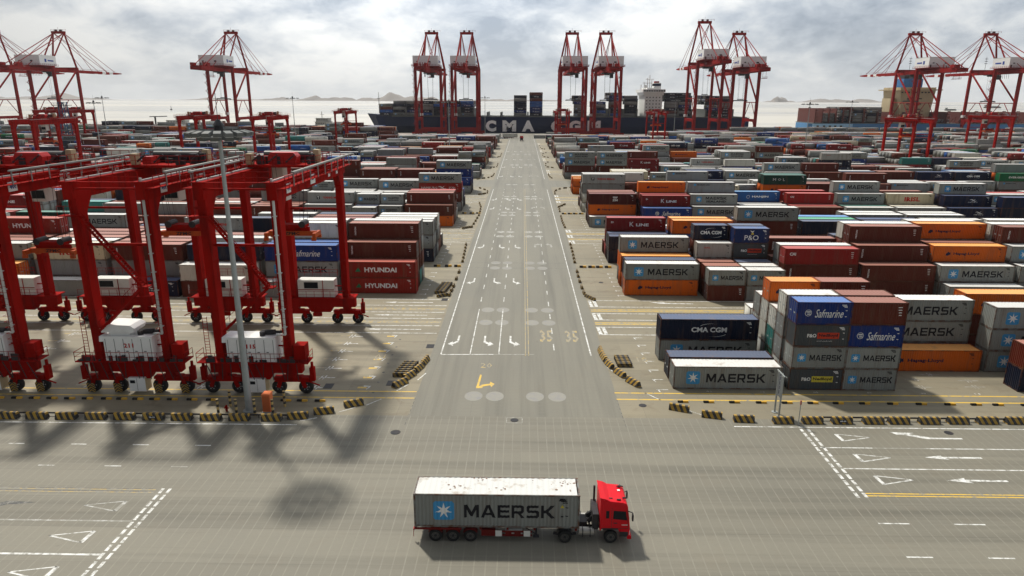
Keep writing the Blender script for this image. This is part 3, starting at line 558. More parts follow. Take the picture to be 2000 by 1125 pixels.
def expand():
    """list of (code, L, H, x, y, z, flip, side, block, bay, half, row, tier, ntiers)"""
    rnd = random.Random(11); out = []
    for side, table in ((1, RIGHT), (-1, LEFT)):
        x_edge = 17.3 if side > 0 else -17.8
        for bi, blk in enumerate(BLK):
            if side < 0 and blk == 'A': continue
            tb = table.get(blk, {}); Y0 = BLK[blk]
            nb = int((Y0+18)*0.80/BAYP)+1
            if side < 0 and blk in 'BCD': nb += 1
            for bay in range(nb):
                if blk == 'O' and bay < (8 if side > 0 else 7): continue
                keys = [k for k in (bay, f'{bay}a', f'{bay}b') if k in tb]
                plans = []
                if keys:
                    for k in keys: plans.append((str(k)[-1] if str(k)[-1] in 'ab' else '', tb[k]))
                else:
                    avg = rnd.choice((1.4, 2.0, 2.6, 3.2)) if Y0 < 400 else rnd.choice((1.6, 2.3, 2.9)) if blk not in 'NO' else (3.2 if side > 0 else 4.0)
                    split = rnd.random() < .12
                    for h in (('a', 'b') if split else ('',)):
                        rows = []
                        for r in range(6):
                            if rnd.random() < .25: avg = min(3.6, max(1.0, avg+rnd.uniform(-1.2, 1.2)))
                            n = max(0, min(2 if blk in 'MN' and bay < 6 else 3 if blk in 'LM' or blk == 'N' and side > 0 else 5 if blk in 'NO' and side < 0 else 4, int(round(avg+rnd.uniform(-.7, .7)))))
                            main = rnd.choice(CROWD)
                            rows.append(''.join(main if rnd.random() < .5 else rnd.choice(CROWD) for _ in range(n)))
                        plans.append((h, rows))
                for h, rows in plans:
                    Ln = 6.058 if h else 12.19; H = H20 if h else H40
                    for r, st in enumerate(rows):
                        jx = rnd.uniform(-.12, .12)
                        for t, code in enumerate(st):
                            ex = x_edge+side*(bay*BAYP)
                            if h == '': cx = ex+side*6.1
                            else: cx = ex+side*(3.04 if (h == 'a') == (side > 0) or side > 0 and h == 'a' else 9.2)
                            if h and side < 0: cx = ex-(3.04 if h == 'a' else 9.2)
                            if h and side > 0: cx = ex+(3.04 if h == 'a' else 9.2)
                            out.append((code, Ln, H, cx+jx+rnd.uniform(-.03, .03), Y0+1.22+ROWP*r, t*(H+.012), rnd.random() < .35, side, blk, bay, h, r, t, len(st)))
    return out
def ship_boxes():
    """deck containers of the two ships, transversally stowed rows seen from the quay"""
    rnd = random.Random(5); out = []
    groups = [(-137, -44, 5, 17.0), (-9, 2, 7, 17), (6, 17, 8, 17), (48, 62, 7, 17), (66, 80, 5, 17), (81, 94, 8, 17), (96, 112, 7, 17), (134, 170, 8, 17), (172, 206, 7, 17)]
    for x0, x1, n, z0 in groups:
        x = x0+6.3
        while x+6 <= x1+2:
            for r in range(0, 14, 1):
                nn = max(1, n-(rnd.random() < .2)-(1 if x < -125 else 0))
                for t in range(nn):
                    if r > 1 and t < nn-2: continue
                    out.append((rnd.choice('MmmmSSSnnnnCCCCbbbffdm'), 12.19, HC-.2, x, 672+r*2.6, z0-1.4+t*2.72, False, 0, 'ship', 0, '', r, t, nn))
            x += 12.9
    for x0, x1, n in ((283, 300, 3), (300, 325, 5), (327, 345, 5), (392, 405, 1), (430, 470, 3)):
        x = x0+6.3
        while x+6 <= x1+2:
            for r in range(12):
                for t in range(n):
                    out.append((rnd.choice('mmmMMSRbmn'), 12.19, HC-.2, x, 674+r*2.6, 11.2+t*2.72, False, 0, 'ship', 0, '', r, t, n))
            x += 12.9
    return out

def visible_area(boxes, Wp=1000, Hp=563):
    """how many pixels of each box show from the camera; only used to pick which boxes are built singly"""
    occ = np.zeros((Hp, Wp), bool); f = 24/36*Wp; area = np.zeros(len(boxes), int)
    Rv, Uv, Fv = np.array(_R2), np.array(_U2), np.array(_F)
    order = sorted(range(len(boxes)), key=lambda i: (round(boxes[i][4], 1), abs(boxes[i][3]), -boxes[i][5]))
    for i in order:
        c, Ln, H, x, y, z = boxes[i][:6]; hl = Ln/2
        P = np.array([(x+a*hl, y+b*1.22, z+d*H-CAM_H) for a in (-1, 1) for b in (-1, 1) for d in (0, 1)])
        zc = P@Fv; u = Wp/2+f*(P@Rv)/zc; v = Hp/2-f*(P@Uv)/zc
        x0, x1, y0, y1 = int(u.min()), int(u.max())+1, int(v.min()), int(v.max())+1
        if x1 <= 0 or x0 >= Wp or y1 <= 0 or y0 >= Hp: continue
        pts = sorted(zip(u, v))
        def half(ps):
            h = []
            for p in ps:
                while len(h) > 1 and (h[-1][0]-h[-2][0])*(p[1]-h[-2][1])-(h[-1][1]-h[-2][1])*(p[0]-h[-2][0]) <= 0: h.pop()
                h.append(p)
            return h
        hull = half(pts)[:-1]+half(pts[::-1])[:-1]
        x0 = max(0, x0); y0 = max(0, y0); x1 = min(Wp, x1); y1 = min(Hp, y1)
        gx, gy = np.meshgrid(np.arange(x0, x1)+.5, np.arange(y0, y1)+.5); mk = np.ones(gx.shape, bool)
        for k in range(len(hull)):
            a, b = hull[k], hull[(k+1) % len(hull)]
            mk &= (b[0]-a[0])*(gy-a[1])-(b[1]-a[1])*(gx-a[0]) >= 0
        sub = occ[y0:y1, x0:x1]; area[i] = int((mk & ~sub).sum()); sub |= mk
    return area

def stuff_mesh(lst, area):
    """many boxes in one mesh, plain where nothing of them shows"""
    mats = []; mi = {}
    V = []; FS = []; FM = []; nv = 0
    cache = {}
    for k, b in lst:
        code, Ln, H, x, y, z, flip = b[:7]
        key = (code, Ln, H, area[k] > 0)
        if key not in cache:
            if area[k] > 0: me = container_single(code, Ln, H)
            else:
                q = MB(); q.box(-Ln/2, Ln/2, -1.21, 1.21, 0, H, 0); me = q.mesh('b', [cpaint(code)[0]])
            co = np.empty(len(me.vertices)*3, np.float32); me.vertices.foreach_get('co', co)
            ls = np.empty(len(me.polygons), np.int32); me.polygons.foreach_get('loop_total', ls)
            lv = np.empty(len(me.loops), np.int32); me.loops.foreach_get('vertex_index', lv)
            pm = np.empty(len(me.polygons), np.int32); me.polygons.foreach_get('material_index', pm)
            loc = []
            for mt in me.materials:
                if mt.name not in mi: mi[mt.name] = len(mats); mats.append(mt)
                loc.append(mi[mt.name])
            cache[key] = (co.reshape(-1, 3), ls, lv, np.array(loc, np.int32)[pm]); bpy.data.meshes.remove(me)
        co, ls, lv, pm = cache[key]; s = -1 if flip else 1
        V.append(co*np.array([s, s, 1], np.float32)+np.array([x, y, z], np.float32)); FS.append((ls, lv+nv, pm)); nv += len(co)
    me = bpy.data.meshes.new('distant_container_stacks'); V = np.concatenate(V)
    ls = np.concatenate([a for a, _, _ in FS]); lv = np.concatenate([a for _, a, _ in FS]); pm = np.concatenate([a for _, _, a in FS])
    me.vertices.add(len(V)); me.vertices.foreach_set('co', V.ravel()); me.loops.add(len(lv)); me.loops.foreach_set('vertex_index', lv)
    me.polygons.add(len(ls)); st = np.zeros(len(ls), np.int32); st[1:] = np.cumsum(ls)[:-1]; me.polygons.foreach_set('loop_start', st)
    for mt in mats: me.materials.append(mt)
    me.polygons.foreach_set('material_index', pm); me.update(calc_edges=True); me.validate()
    return me
SHORT = {'M': 'grey star-marked', 'S': 'grey two-line-lettered', 'R': 'grey small-lettered', 'm': 'plain grey', 'f': 'blue script-lettered', 'p': 'slate red-panelled', 'y': 'slate yellow-panelled', 'C': 'navy arc-marked', 'H': 'orange blue-lettered', 'K': 'dark-red serif-lettered', 'Z': 'maroon dotted', 'U': 'red swoosh-marked', 'Y': 'red broad-lettered', 'G': 'pale-grey red-lettered', 'I': 'cream red-lettered', 'J': 'blue white-lettered', 'O': 'dark-green white-lettered', 'E': 'bright-green lettered', 'P': 'navy crested', 'b': 'rusty brown', 'c': 'red corner-lettered', 'w': 'off-white', 'n': 'plain navy', 'L': 'light-grey corner-lettered', 'A': 'teal', 'T': 'midnight-blue swoosh-marked', 'd': 'light-blue', 'g': 'deep-green'}
def build_containers():
    boxes = expand(); area = visible_area(boxes)
    rank = sorted(range(len(boxes)), key=lambda i: -area[i]); single = set(rank[:290])
    hidden_near = set()
    seen = {}
    for i, b in enumerate(boxes):
        if i not in single and i not in hidden_near: continue
        code, Ln, H, x, y, z, flip, side, blk, bay, half, row, tier, nt = b
        short = SHORT[code]
        if nt == 1: tr = 'single'
        elif tier == nt-1: tr = 'top'
        elif tier == 0: tr = 'bottom'
        else: tr = nth(tier+1)+'-tier'
        bn = bay+1
        hf = {'a': 'near-half ', 'b': 'far-half ', '': ''}[half]
        lab = f"{short} container, {tr} of {nth(bn)} {hf}stack {'right' if side > 0 else 'left'} of road, {nth(row+1)} row, {BNAME[blk]} block"
        place_container(code, Ln, H, x, y, z, flip, b[4] < 150 and i in single, lab, 'containers stacked in the yard blocks')
    sb = ship_boxes()
    rest = [(i, b) for i, b in enumerate(boxes) if i not in single and i not in hidden_near]
    n0 = len(boxes); allb = boxes+sb; area2 = np.concatenate([area, np.array([1 if (b[11] < 1 or b[12] == b[13]-1) else 0 for b in sb], int)])
    rest += [(n0+j, b) for j, b in enumerate(sb)]
    o = link('distant_container_stacks', stuff_mesh(rest, area2)); tag(o, 'hundreds of mixed grey, brown, blue and white containers stacked far off', 'containers', kind='stuff')
    print('containers', len(boxes), 'singles', len(single), 'hidden near', len(hidden_near), 'smallest single px', area[rank[289]])

# ------------------------------------------------------------ ground, roads, sea, islands
def setting():
    g = MB(); g.quad(-700, 800, -120, 660, 0); g.add([(-700, 660, 0), (800, 660, 0), (800, 660, -9), (-700, 660, -9)], [(0, 1, 2, 3)])
    tag(g.build('ground', C_GROUND), kind='structure')
    g = MB(); g.quad(-420, 420, 6, 64.6, 0.004); tag(g.build('road', C_FRONT), kind='structure')
    g = MB(); g.quad(-11.6, 10.6, 64.6, 640, 0.004); g.quad(-460, -11.6, 255, 276, 0.004); g.quad(10.6, 460, 255, 276, 0.004); tag(g.build('road', C_MAIN), kind='structure')
    g = MB(); g.quad(10.6, 420, 64.6, 255, 0.004); g.quad(-420, -11.6, 64.6, 255, 0.004); g.quad(10.6, 460, 276, 565, 0.004); g.quad(-460, -11.6, 276, 565, 0.004)
    tag(g.build('pavement', C_YARD), kind='structure')
    # sea out to the horizon
    m = bpy.data.materials.new('muddy_sea'); nt, N, L, B = nodes_of(m)
    B.inputs['Base Color'].default_value = (0.30, 0.265, 0.20, 1); B.inputs['Roughness'].default_value = 0.22; B.inputs['IOR'].default_value = 1.33
    geo = N.new('ShaderNodeNewGeometry'); mp = N.new('ShaderNodeMapping'); mp.inputs['Scale'].default_value = (0.05, 0.3, 1); L.new(geo.outputs['Position'], mp.inputs[0])
    n = N.new('ShaderNodeTexNoise'); n.inputs['Scale'].default_value = 1.0; n.inputs['Detail'].default_value = 6; L.new(mp.outputs[0], n.inputs['Vector'])
    bp = N.new('ShaderNodeBump'); bp.inputs['Strength'].default_value = 0.5; bp.inputs['Distance'].default_value = 0.6; L.new(n.outputs[0], bp.inputs['Height']); L.new(bp.outputs[0], B.inputs['Normal'])
    mp2 = N.new('ShaderNodeMapping'); mp2.inputs['Scale'].default_value = (0.0004, 0.0022, 1); L.new(geo.outputs['Position'], mp2.inputs[0])
    n2 = N.new('ShaderNodeTexNoise'); n2.inputs['Scale'].default_value = 1.0; n2.inputs['Detail'].default_value = 4; L.new(mp2.outputs[0], n2.inputs['Vector'])
    cr = N.new('ShaderNodeValToRGB'); cr.color_ramp.elements[0].position = .42; cr.color_ramp.elements[0].color = (0.32, 0.30, 0.255, 1); cr.color_ramp.elements[1].position = .6; cr.color_ramp.elements[1].color = (0.56, 0.50, 0.39, 1)
    L.new(n2.outputs[0], cr.inputs[0]); L.new(cr.outputs[0], B.inputs['Base Color'])
    g = MB(); g.quad(-13000, 13000, 655, 11500, -4.5); tag(g.build('water', m), kind='structure')
    # islands
    rock = paint('island_rock', (0.22, 0.19, 0.165), 0.9, 0.5, (0.10, 0.10, 0.08), 0.006)
    rnd = random.Random(3)
    spec = [(-7300, 9000, 900, 150), (-6300, 9300, 800, 110), (-5700, 9200, 300, 50), (-4000, 9500, 700, 50), (-3100, 9000, 400, 55), (-2450, 8800, 420, 105), (-2050, 8900, 420, 70), (-1750, 8700, 300, 62), (-1420, 8500, 480, 150), (-900, 9000, 300, 45), (-330, 9200, 420, 60), (180, 9400, 380, 40), (3350, 9300, 200, 110), (4160, 9300, 560, 90), (4500, 9400, 300, 60)]
    for k, (x, y, rx, h) in enumerate(spec):
        g = MB(); n, mrow = 40, 10; vs = []
        ph = [rnd.uniform(0, 6.28) for _ in range(6)]
        for j in range(mrow):
            v = j/(mrow-1)
            for i in range(n):
                u = i/(n-1)*2-1
                prof = max(0, 1-abs(u)**1.6)*(0.62+0.22*math.sin(u*5+ph[0])+0.12*math.sin(u*11+ph[1])+.06*math.sin(u*23+ph[2]))
                vs.append((x+u*rx, y+(v*2-1)*rx*.45, -5+max(0, prof)*math.sin(v*math.pi)*h*.78*(1+.12*math.sin(v*9+u*7+ph[3]))))
        g.add(vs, [(j*n+i, j*n+i+1, (j+1)*n+i+1, (j+1)*n+i) for j in range(mrow-1) for i in range(n-1)])
        tag(g.build('hills', rock), kind='structure')
setting()

def haze():
    g = MB(); g.box(-13500, 13500, -400, 11900, -12, 215); o = g.build('haze', None)
    m = bpy.data.materials.new('sea_haze'); m.use_nodes = True; nt = m.node_tree; nt.nodes.clear()
    out = nt.nodes.new('ShaderNodeOutputMaterial'); v = nt.nodes.new('ShaderNodeVolumePrincipled'); v.inputs['Color'].default_value = (.95, .97, 1, 1); v.inputs['Density'].default_value = 0.000035; v.inputs['Anisotropy'].default_value = 0.25
    nt.links.new(v.outputs[0], out.inputs['Volume']); o.data.materials.clear(); o.data.materials.append(m); tag(o, kind='stuff')
haze()

def dashes(mb, x0, y0, x1, y1, w, on, off, z=0.008, m=0):
    L_ = math.hypot(x1-x0, y1-y0); dx, dy = (x1-x0)/L_, (y1-y0)/L_; t = 0
    while t < L_:
        e = min(L_, t+on); px, py = -dy*w/2, dx*w/2
        mb.poly([(x0+dx*t-px, y0+dy*t-py), (x0+dx*e-px, y0+dy*e-py), (x0+dx*e+px, y0+dy*e+py), (x0+dx*t+px, y0+dy*t+py)], z, m); t = e+off
def line(mb, x0, y0, x1, y1, w, z=0.008, m=0): dashes(mb, x0, y0, x1, y1, w, 1e9, 1, z, m)
def place_poly(mb, pts, cx, cy, s=1.0, rot=0.0, mir=1, z=0.008, m=0, sy=1.0):
    c, n = math.cos(rot), math.sin(rot)
    mb.poly([(cx+(x*mir*s*c-y*s*sy*n), cy+(x*mir*s*n+y*s*sy*c)) for x, y in pts], z, m)
STRAIGHT = [(-.1, -2.2), (.1, -2.2), (.1, .6), (.42, .6), (0, 2.2), (-.42, .6), (-.1, .6)]
TURN = [(-.16, 2.5), (.16, 2.5), (.17, .15), (.80, -.62), (.86, -.05), (1.62, -1.15), (.62, -1.95), (.68, -1.25), (-.15, -.35)]
def markings():
    w = MB(); f = MB(); y = MB(); yf = MB(); k = MB(); p = MB()
    # ---- front road
    line(w, -140, 62.2, -22.6, 62.3, .17); line(w, 21.5, 62.9, 160, 62.9, .17)
    for x in range(-20, 4): dashes(w, -48.7+5.95*x*1.0+0, 57.88, -47.2+5.95*x, 57.88, .13, 9, 1) if -48.7+5.95*x < -29 and -48.7+5.95*x > -150 else None
    for x in range(-12, 4): line(w if x < 2 else f, -43.2+6.0*x, 54.0, -41.7+6.0*x, 54.0, .13) if -43.2+6*x < -28 else None
    for x in range(0, 20):
        line(w, 27.9+5.85*x, 46.75, 30.3+5.85*x, 46.75, .13); line(w, 27.9+5.85*x, 42.7, 29.8+5.85*x, 42.7, .13)
    for a, b in ((28.05, .28), (28.75, .28)):
        dashes(w, a, 50.3, a-.02, 62.5, b, .75, .22)
    for a, b in ((-30.1, .25), (-29.5, .25)):
        dashes(w, a, 30, a+.02, 50.6, b, .72, .22)
    line(y, 28.9, 50.95, 160, 50.95, .15); line(y, 28.9, 50.60, 160, 50.60, .15)
    line(yf, -140, 50.25, -30.6, 50.25, .12); line(yf, -140, 49.85, -30.6, 49.85, .12); line(k, -140, 50.38, -30.9, 50.38, .06, .0075); line(k, -140, 49.98, -31.2, 49.98, .06, .0075)
    line(w, 28.4, 58.75, 33.3, 58.75, .15); line(f, 33.3, 58.75, 38.4, 58.75, .12); line(w, 38.4, 58.75, 160, 58.75, .15); line(w, 28.9, 54.95, 160, 54.95, .15)
    line(f, -140, 45.85, -30.2, 45.85, .16); line(w, -140, 41.8, -30.2, 41.8, .2)
    def tri(mb, cx, cy, d=1, s=1.0):      # hollow give-way triangle lying along the lane
        A = (cx-1.15*d*s, cy+.75*s); B = (cx-1.0*d*s, cy-.65*s); C = (cx+1.9*d*s, cy+.12*s)
        line(mb, *A, *B, .34*s); line(mb, *B, *C, .13*s); line(mb, *A, *C, .10*s)
    for cx, cy in ((32.2, 60.75), (32.2, 56.85), (32.2, 53.05)): tri(w, cx, cy)
    for cx, cy, mb in ((-33.3, 47.8, f), (-33.5, 43.8, w), (-33.6, 39.7, w)): tri(mb, cx, cy, -1)
    def arrow_left(mb, cx, cy, s=1.0): mb.poly([(cx-2.6*s, cy), (cx-.9*s, cy+.42*s), (cx-1.0*s, cy+.14*s), (cx+2.6*s, cy+.12*s), (cx+2.6*s, cy-.14*s), (cx-.8*s, cy-.12*s), (cx-.55*s, cy-.42*s)], .008)
    arrow_left(w, 39.9, 57.1); arrow_left(w, 39.6, 53.15)
    w.poly([(36.6, 62.05), (38.9, 61.9), (38.3, 61.65), (40.1, 60.95), (43.0, 60.92), (43.0, 60.68), (39.5, 60.66), (37.5, 61.5), (37.0, 61.55)], .008)
    p2 = [(-43.5, 47.2), (-41.8, 48.4), (-39.4, 48.25), (-40.6, 47.95), (-41.5, 47.9), (-42.9, 46.9)]
    k.poly(p2, .0085); k.poly([(-46, 43.9), (-43.6, 44.1), (-43.6, 43.8)], .0085)
    # kerb dashes rounding the corners
    for a in ((-22.5, 63.2, -21.0, 63.9), (-19.2, 65.2, -17.6, 66.5), (-16.6, 67.0, -15.3, 68.6), (-14.0, 70.8, -13.0, 72.6), (-12.1, 73.9, -11.4, 76.0)): line(w, *a, .13)
    for a in ((10.6, 78.3, 11.4, 76.3), (12.2, 74.6, 13.5, 72.6), (13.9, 70.9, 15.3, 69.0), (17.6, 66.6, 19.5, 64.9)): line(w, *a, .13)
    # ---- main road
    for sx in (-10.35, 8.95): line(w, sx, 82.3, sx*0.995-.25*(sx < 0), 248, .17); line(w, sx, 281, sx, 600, .15)
    line(w, -10.3, 82.2, -3.6, 82.4, .2); line(f, -3.6, 82.4, 1.6, 82.5, .2)
    for cx in (-6.6, -2.9): line(w, cx, 82.4, cx, 102, .13); dashes(w, cx, 106, cx, 248, .13, 2.6, 5.2); dashes(f, cx, 281, cx, 600, .13, 3, 6)
    for cx in (4.3,): dashes(w, cx, 84, cx, 130, .14, 2.4, 4.2); dashes(w, cx, 133, cx, 250, .12, 3, 5); dashes(f, cx, 281, cx, 600, .13, 3, 6)
    for cx in (.55, .95): line(yf, cx, 82, cx, 250, .12)
    dashes(f, 8.9, 250, -10.3, 250, .14, 4, 1.5); dashes(f, 8.9, 280, -10.3, 280, .14, 4, 1.5)
    rows = [87.2, 118.6, 148.5, 203.0, 222.0, 290.0, 330, 372, 430]
    for i, ry in enumerate(rows):
        mb = w; sc = .85 if i < 4 else 1.0
        place_poly(mb, TURN, -8.6, ry, .95*sc, 0, -1, sy=1.15); place_poly(mb, TURN, -5.0, ry, .95*sc, 0, 1, sy=1.15); place_poly(mb, TURN, -1.5, ry, .95*sc, 0, 1, sy=1.15)
        if i > 1:
            for ax in (2.9, 6.5): place_poly(f, TURN, ax, ry+2, .8, math.pi, -1 if ax < 4 else 1, sy=1.15); place_poly(f, STRAIGHT, ax, ry+1.5, .8, math.pi, z=.0084)
    # 35 twice, in worn yellow
    for cx in (3.45, 7.0):
        put_text(yf, '35', cx, 89.6, 1.8, 4.8, .0085, 0, 'T', 1, 'top')
    y.poly([(-5.15, 72.3), (-4.8, 72.3), (-4.5, 72.7), (-3.55, 73.1), (-3.6, 73.6), (-3.05, 72.95), (-3.4, 72.1), (-3.55, 72.6), (-4.4, 72.2), (-4.4, 71.8), (-5.1, 71.7)], .0085)
    y.poly([(-5.1, 72.2), (-4.82, 72.2), (-4.68, 75.6), (-4.9, 75.7)], .0088); put_text(yf, '20', -4.3, 78.6, 1.4, 1.6, .0085, 0, 'N', 1, 'top')
    # drain cover patches across the lanes
    def disc(mb, cx, cy, r, z=.0072, n=24): mb.poly([(cx+r*math.cos(2*math.pi*i/n), cy+r*math.sin(2*math.pi*i/n)*1.25) for i in range(n)], z)
    for ry in (69.6, 95.4, 101.6, 128.9, 133.2, 160.5, 166, 191, 196, 224, 229, 262, 340, 345, 405, 411):
        for cx in (-5.25, -2.9, 1.55, 4.0): disc(p if ry < 150 else f, cx, ry, 1.0)
    for ry in (128.9, 133.2, 191, 196): line(k, -20, ry, 30, ry, .10, .0076)
    # ---- yard lanes between the blocks
    def lanes(y0, right=True, left=True, far=False):
        # y0 = start of the lane group, 17 m deep: three truck lanes with machine tracks between
        rng = []
        if right: rng.append((10.8, 380, 1))
        if left: rng.append((-380, -11.9, -1))
        for a, b, s in rng:
            for q in (0, 3.25, 6.6, 9.7, 13.2, 16.7): line(w, a, y0+q, b, y0+q, .19)
            for q in (4.5, 5.3, 10.9, 11.8): line(yf if s < 0 else y, a, y0+q, b, y0+q, .22)
            for q in (4.9, 11.35): line(yf, a, y0+q, b, y0+q, .5, .0074)
            if s > 0:
                for q in (0, 6.6, 13.2):
                    for dx in (.0, .75): w.poly([(a+.1+dx, y0+q+.15), (a+.1+dx+.5, y0+q+.15), (a+.1+dx+.35, y0+q+3.3), (a-.05+dx, y0+q+3.3)], .0085)
            else:
                for q in (1.6, 8.2, 14.9): w.poly([(-22.5, y0+q), (-20.1, y0+q+.4), (-20.3, y0+q+.12), (-14.3, y0+q+.1), (-14.3, y0+q-.12), (-20.3, y0+q-.12), (-20.1, y0+q-.4)], .0085)
            if s > 0: w.poly([(27.6, y0+15.4), (23.5, y0+15.6), (23.0, y0+15.9), (20.6, y0+16.1), (22.4, y0+15.2), (24.0, y0+15.15), (27.6, y0+15.15)], .0085)
    for y0 in (90.4, 152.6, 215.6, 301.0, 364.0, 428, 494): lanes(y0)
    for q in (68.9, 70.6): line(y, -140, q, -11.7, q, .22); line(y, 10.5, q+.2, 140, q+.2, .25)
    for q in (127.6, 128.5, 130.9, 131.9, 191.0, 192.0, 195.0, 196.0, 340.0, 343, 404, 407, 470, 473): line(yf, -300, q, -12.2, q, .15); line(yf, 11.2, q, 300, q, .15)
    # row marks on the empty pads
    for i in range(7):
        ry = 71.5+2.9*i
        for x in range(0, 7):
            cx = -23.5-x*13.0
            line(w, cx, ry-.05, cx+1.6, ry-.05, .17); line(yf, cx-1.5, ry+.1, cx-.25, ry+.1, .34); line(w, cx-.2, ry-.6, cx+.05, ry+.6, .13); line(w, cx+.22, ry-.6, cx+.47, ry+.6, .13)
        line(y, -18.6, ry+.1, -17.6, ry+.1, .4); line(w, -18.0, ry+.5, -17.2, ry+.5, .22); line(w, -17.2, ry+.6, -17.5, ry-.35, .14)
        for n in range(14): k.poly([(-16.55+.16*math.cos(6.28*q/8), ry-1.2+.2*math.sin(6.28*q/8)) for q in range(8)], .0076) if n == 0 else None
        line(w, 15.4, ry+.3, 16.7, ry+.3, .15); line(w, 15.5, ry+.4, 15.7, ry-.4, .14)
    for blk in ('B', 'C', 'D', 'E', 'F', 'G'):
        for i in range(7):
            ry = BLK[blk]-.2+ROWP*i
            for sx in (1, -1): line(w, sx*16.0, ry, sx*17.2, ry, .15); line(w, sx*16.2, ry-.4, sx*16.2, ry+.4, .15)
    for x in range(6): put_text(w, f'0{2*x+1}' if x < 5 else '11', 21.2+6.0*x, 71.45, .55, .35, .0085, 0, 'N', 1, 'top')
    put_text(yf, '10', -18.0, 81.2, 1.3, 1.8, .0085, 0, 'N', 1, 'topflip'); put_text(yf, '18', 15.3, 81.0, 1.3, 1.5, .0085, 0, 'N', 1, 'top')
    for cx, cy in ((46.5, 75.5), (49.0, 77.0), (52.5, 75.2), (46.0, 73.2), (52.2, 73.4)):
        line(f, cx-1.2, cy, cx+1.2, cy, .12); line(f, cx-.2, cy-.5, cx-.1, cy+.5, .1); line(f, cx+.15, cy-.5, cx+.25, cy+.5, .1)
    # small box round the drain in the middle of the junction
    for a in ((-1.45, 63.2, .15, 63.2), (-1.45, 64.35, .15, 64.35), (-1.45, 63.2, -1.45, 64.35), (.15, 63.2, .15, 64.35)): line(f, *a, .08)
    # thin dark crack lines at the paving edge
    dashes(k, -11.7, 62.5, -11.6, 69, .06, .6, .4); dashes(k, 10.6, 62.5, 10.5, 69, .06, .6, .4)
    for mb, mt, nm in ((w, P_WHITE, 'road_markings'), (f, P_FADED, 'road_markings'), (y, P_YEL, 'road_markings'), (yf, P_YELF, 'road_markings'), (k, P_DARK, 'road_markings'), (p, P_PATCH, 'road_markings')):
        tag(mb.build(nm, mt), kind='structure')
markings()

def manholes():
    spots = [(-12.35, 60.9, 'round iron drain cover on the front road left of the junction'), (13.1, 67.6, 'round iron drain cover on the pale kerb right of the junction'), (-.65, 63.8, 'small round drain cover inside the painted box in the junction'),
             (42.4, 62.0, 'dark drain cover beside the white arrows on the right'), (-29.9, 64.3, 'dark oval drain cover by the tall lamp mast barrier row'), (-14.0, 118.0, 'small drain cover on the left yard apron by second block'), (14.2, 118.5, 'small drain cover on the right yard apron by second block'),
             (29.6, 64.3, 'dark oval drain cover behind the striped blocks by the portal frame')]
    for i, (x, y, lab) in enumerate(spots):
        r = .42 if i != 0 else .5; b = MB(); b.cyl((0, 0, 0), (0, 0, .012), r, 0, 20); b.cyl((0, 0, .012), (0, 0, .018), r*.8, 0, 20)
        for k in range(-3, 4): b.box(k*r*.2-.02, k*r*.2+.02, -r*.5, r*.5, .018, .026)
        o = b.build('drain_cover', DARK); o.location = (x, y, .009); tag(o, lab, 'drain cover', 'round drain covers in the concrete')
    for i, (x, y, lab) in enumerate([(-12.1, 85.2, 'dark square drain grate at the edge of the left apron'), (-15.0, 72.9, 'dark square drain grate by the curved barrier row'), (-12.6, 107.0, 'dark square drain grate near the far pile of striped blocks'), (-22.0, 71.9, 'square grate beside the yellow lines on the left')]):
        b = MB(); b.box(-.5, .5, -.7, .7, 0, .02)
        for k in range(-4, 5): b.box(k*.1-.02, k*.1+.02, -.62, .62, .02, .035)
        o = b.build('drain_grate', DARK); o.location = (x, y, .009); tag(o, lab, 'drain grate', 'square drain grates in the concrete')
manholes()

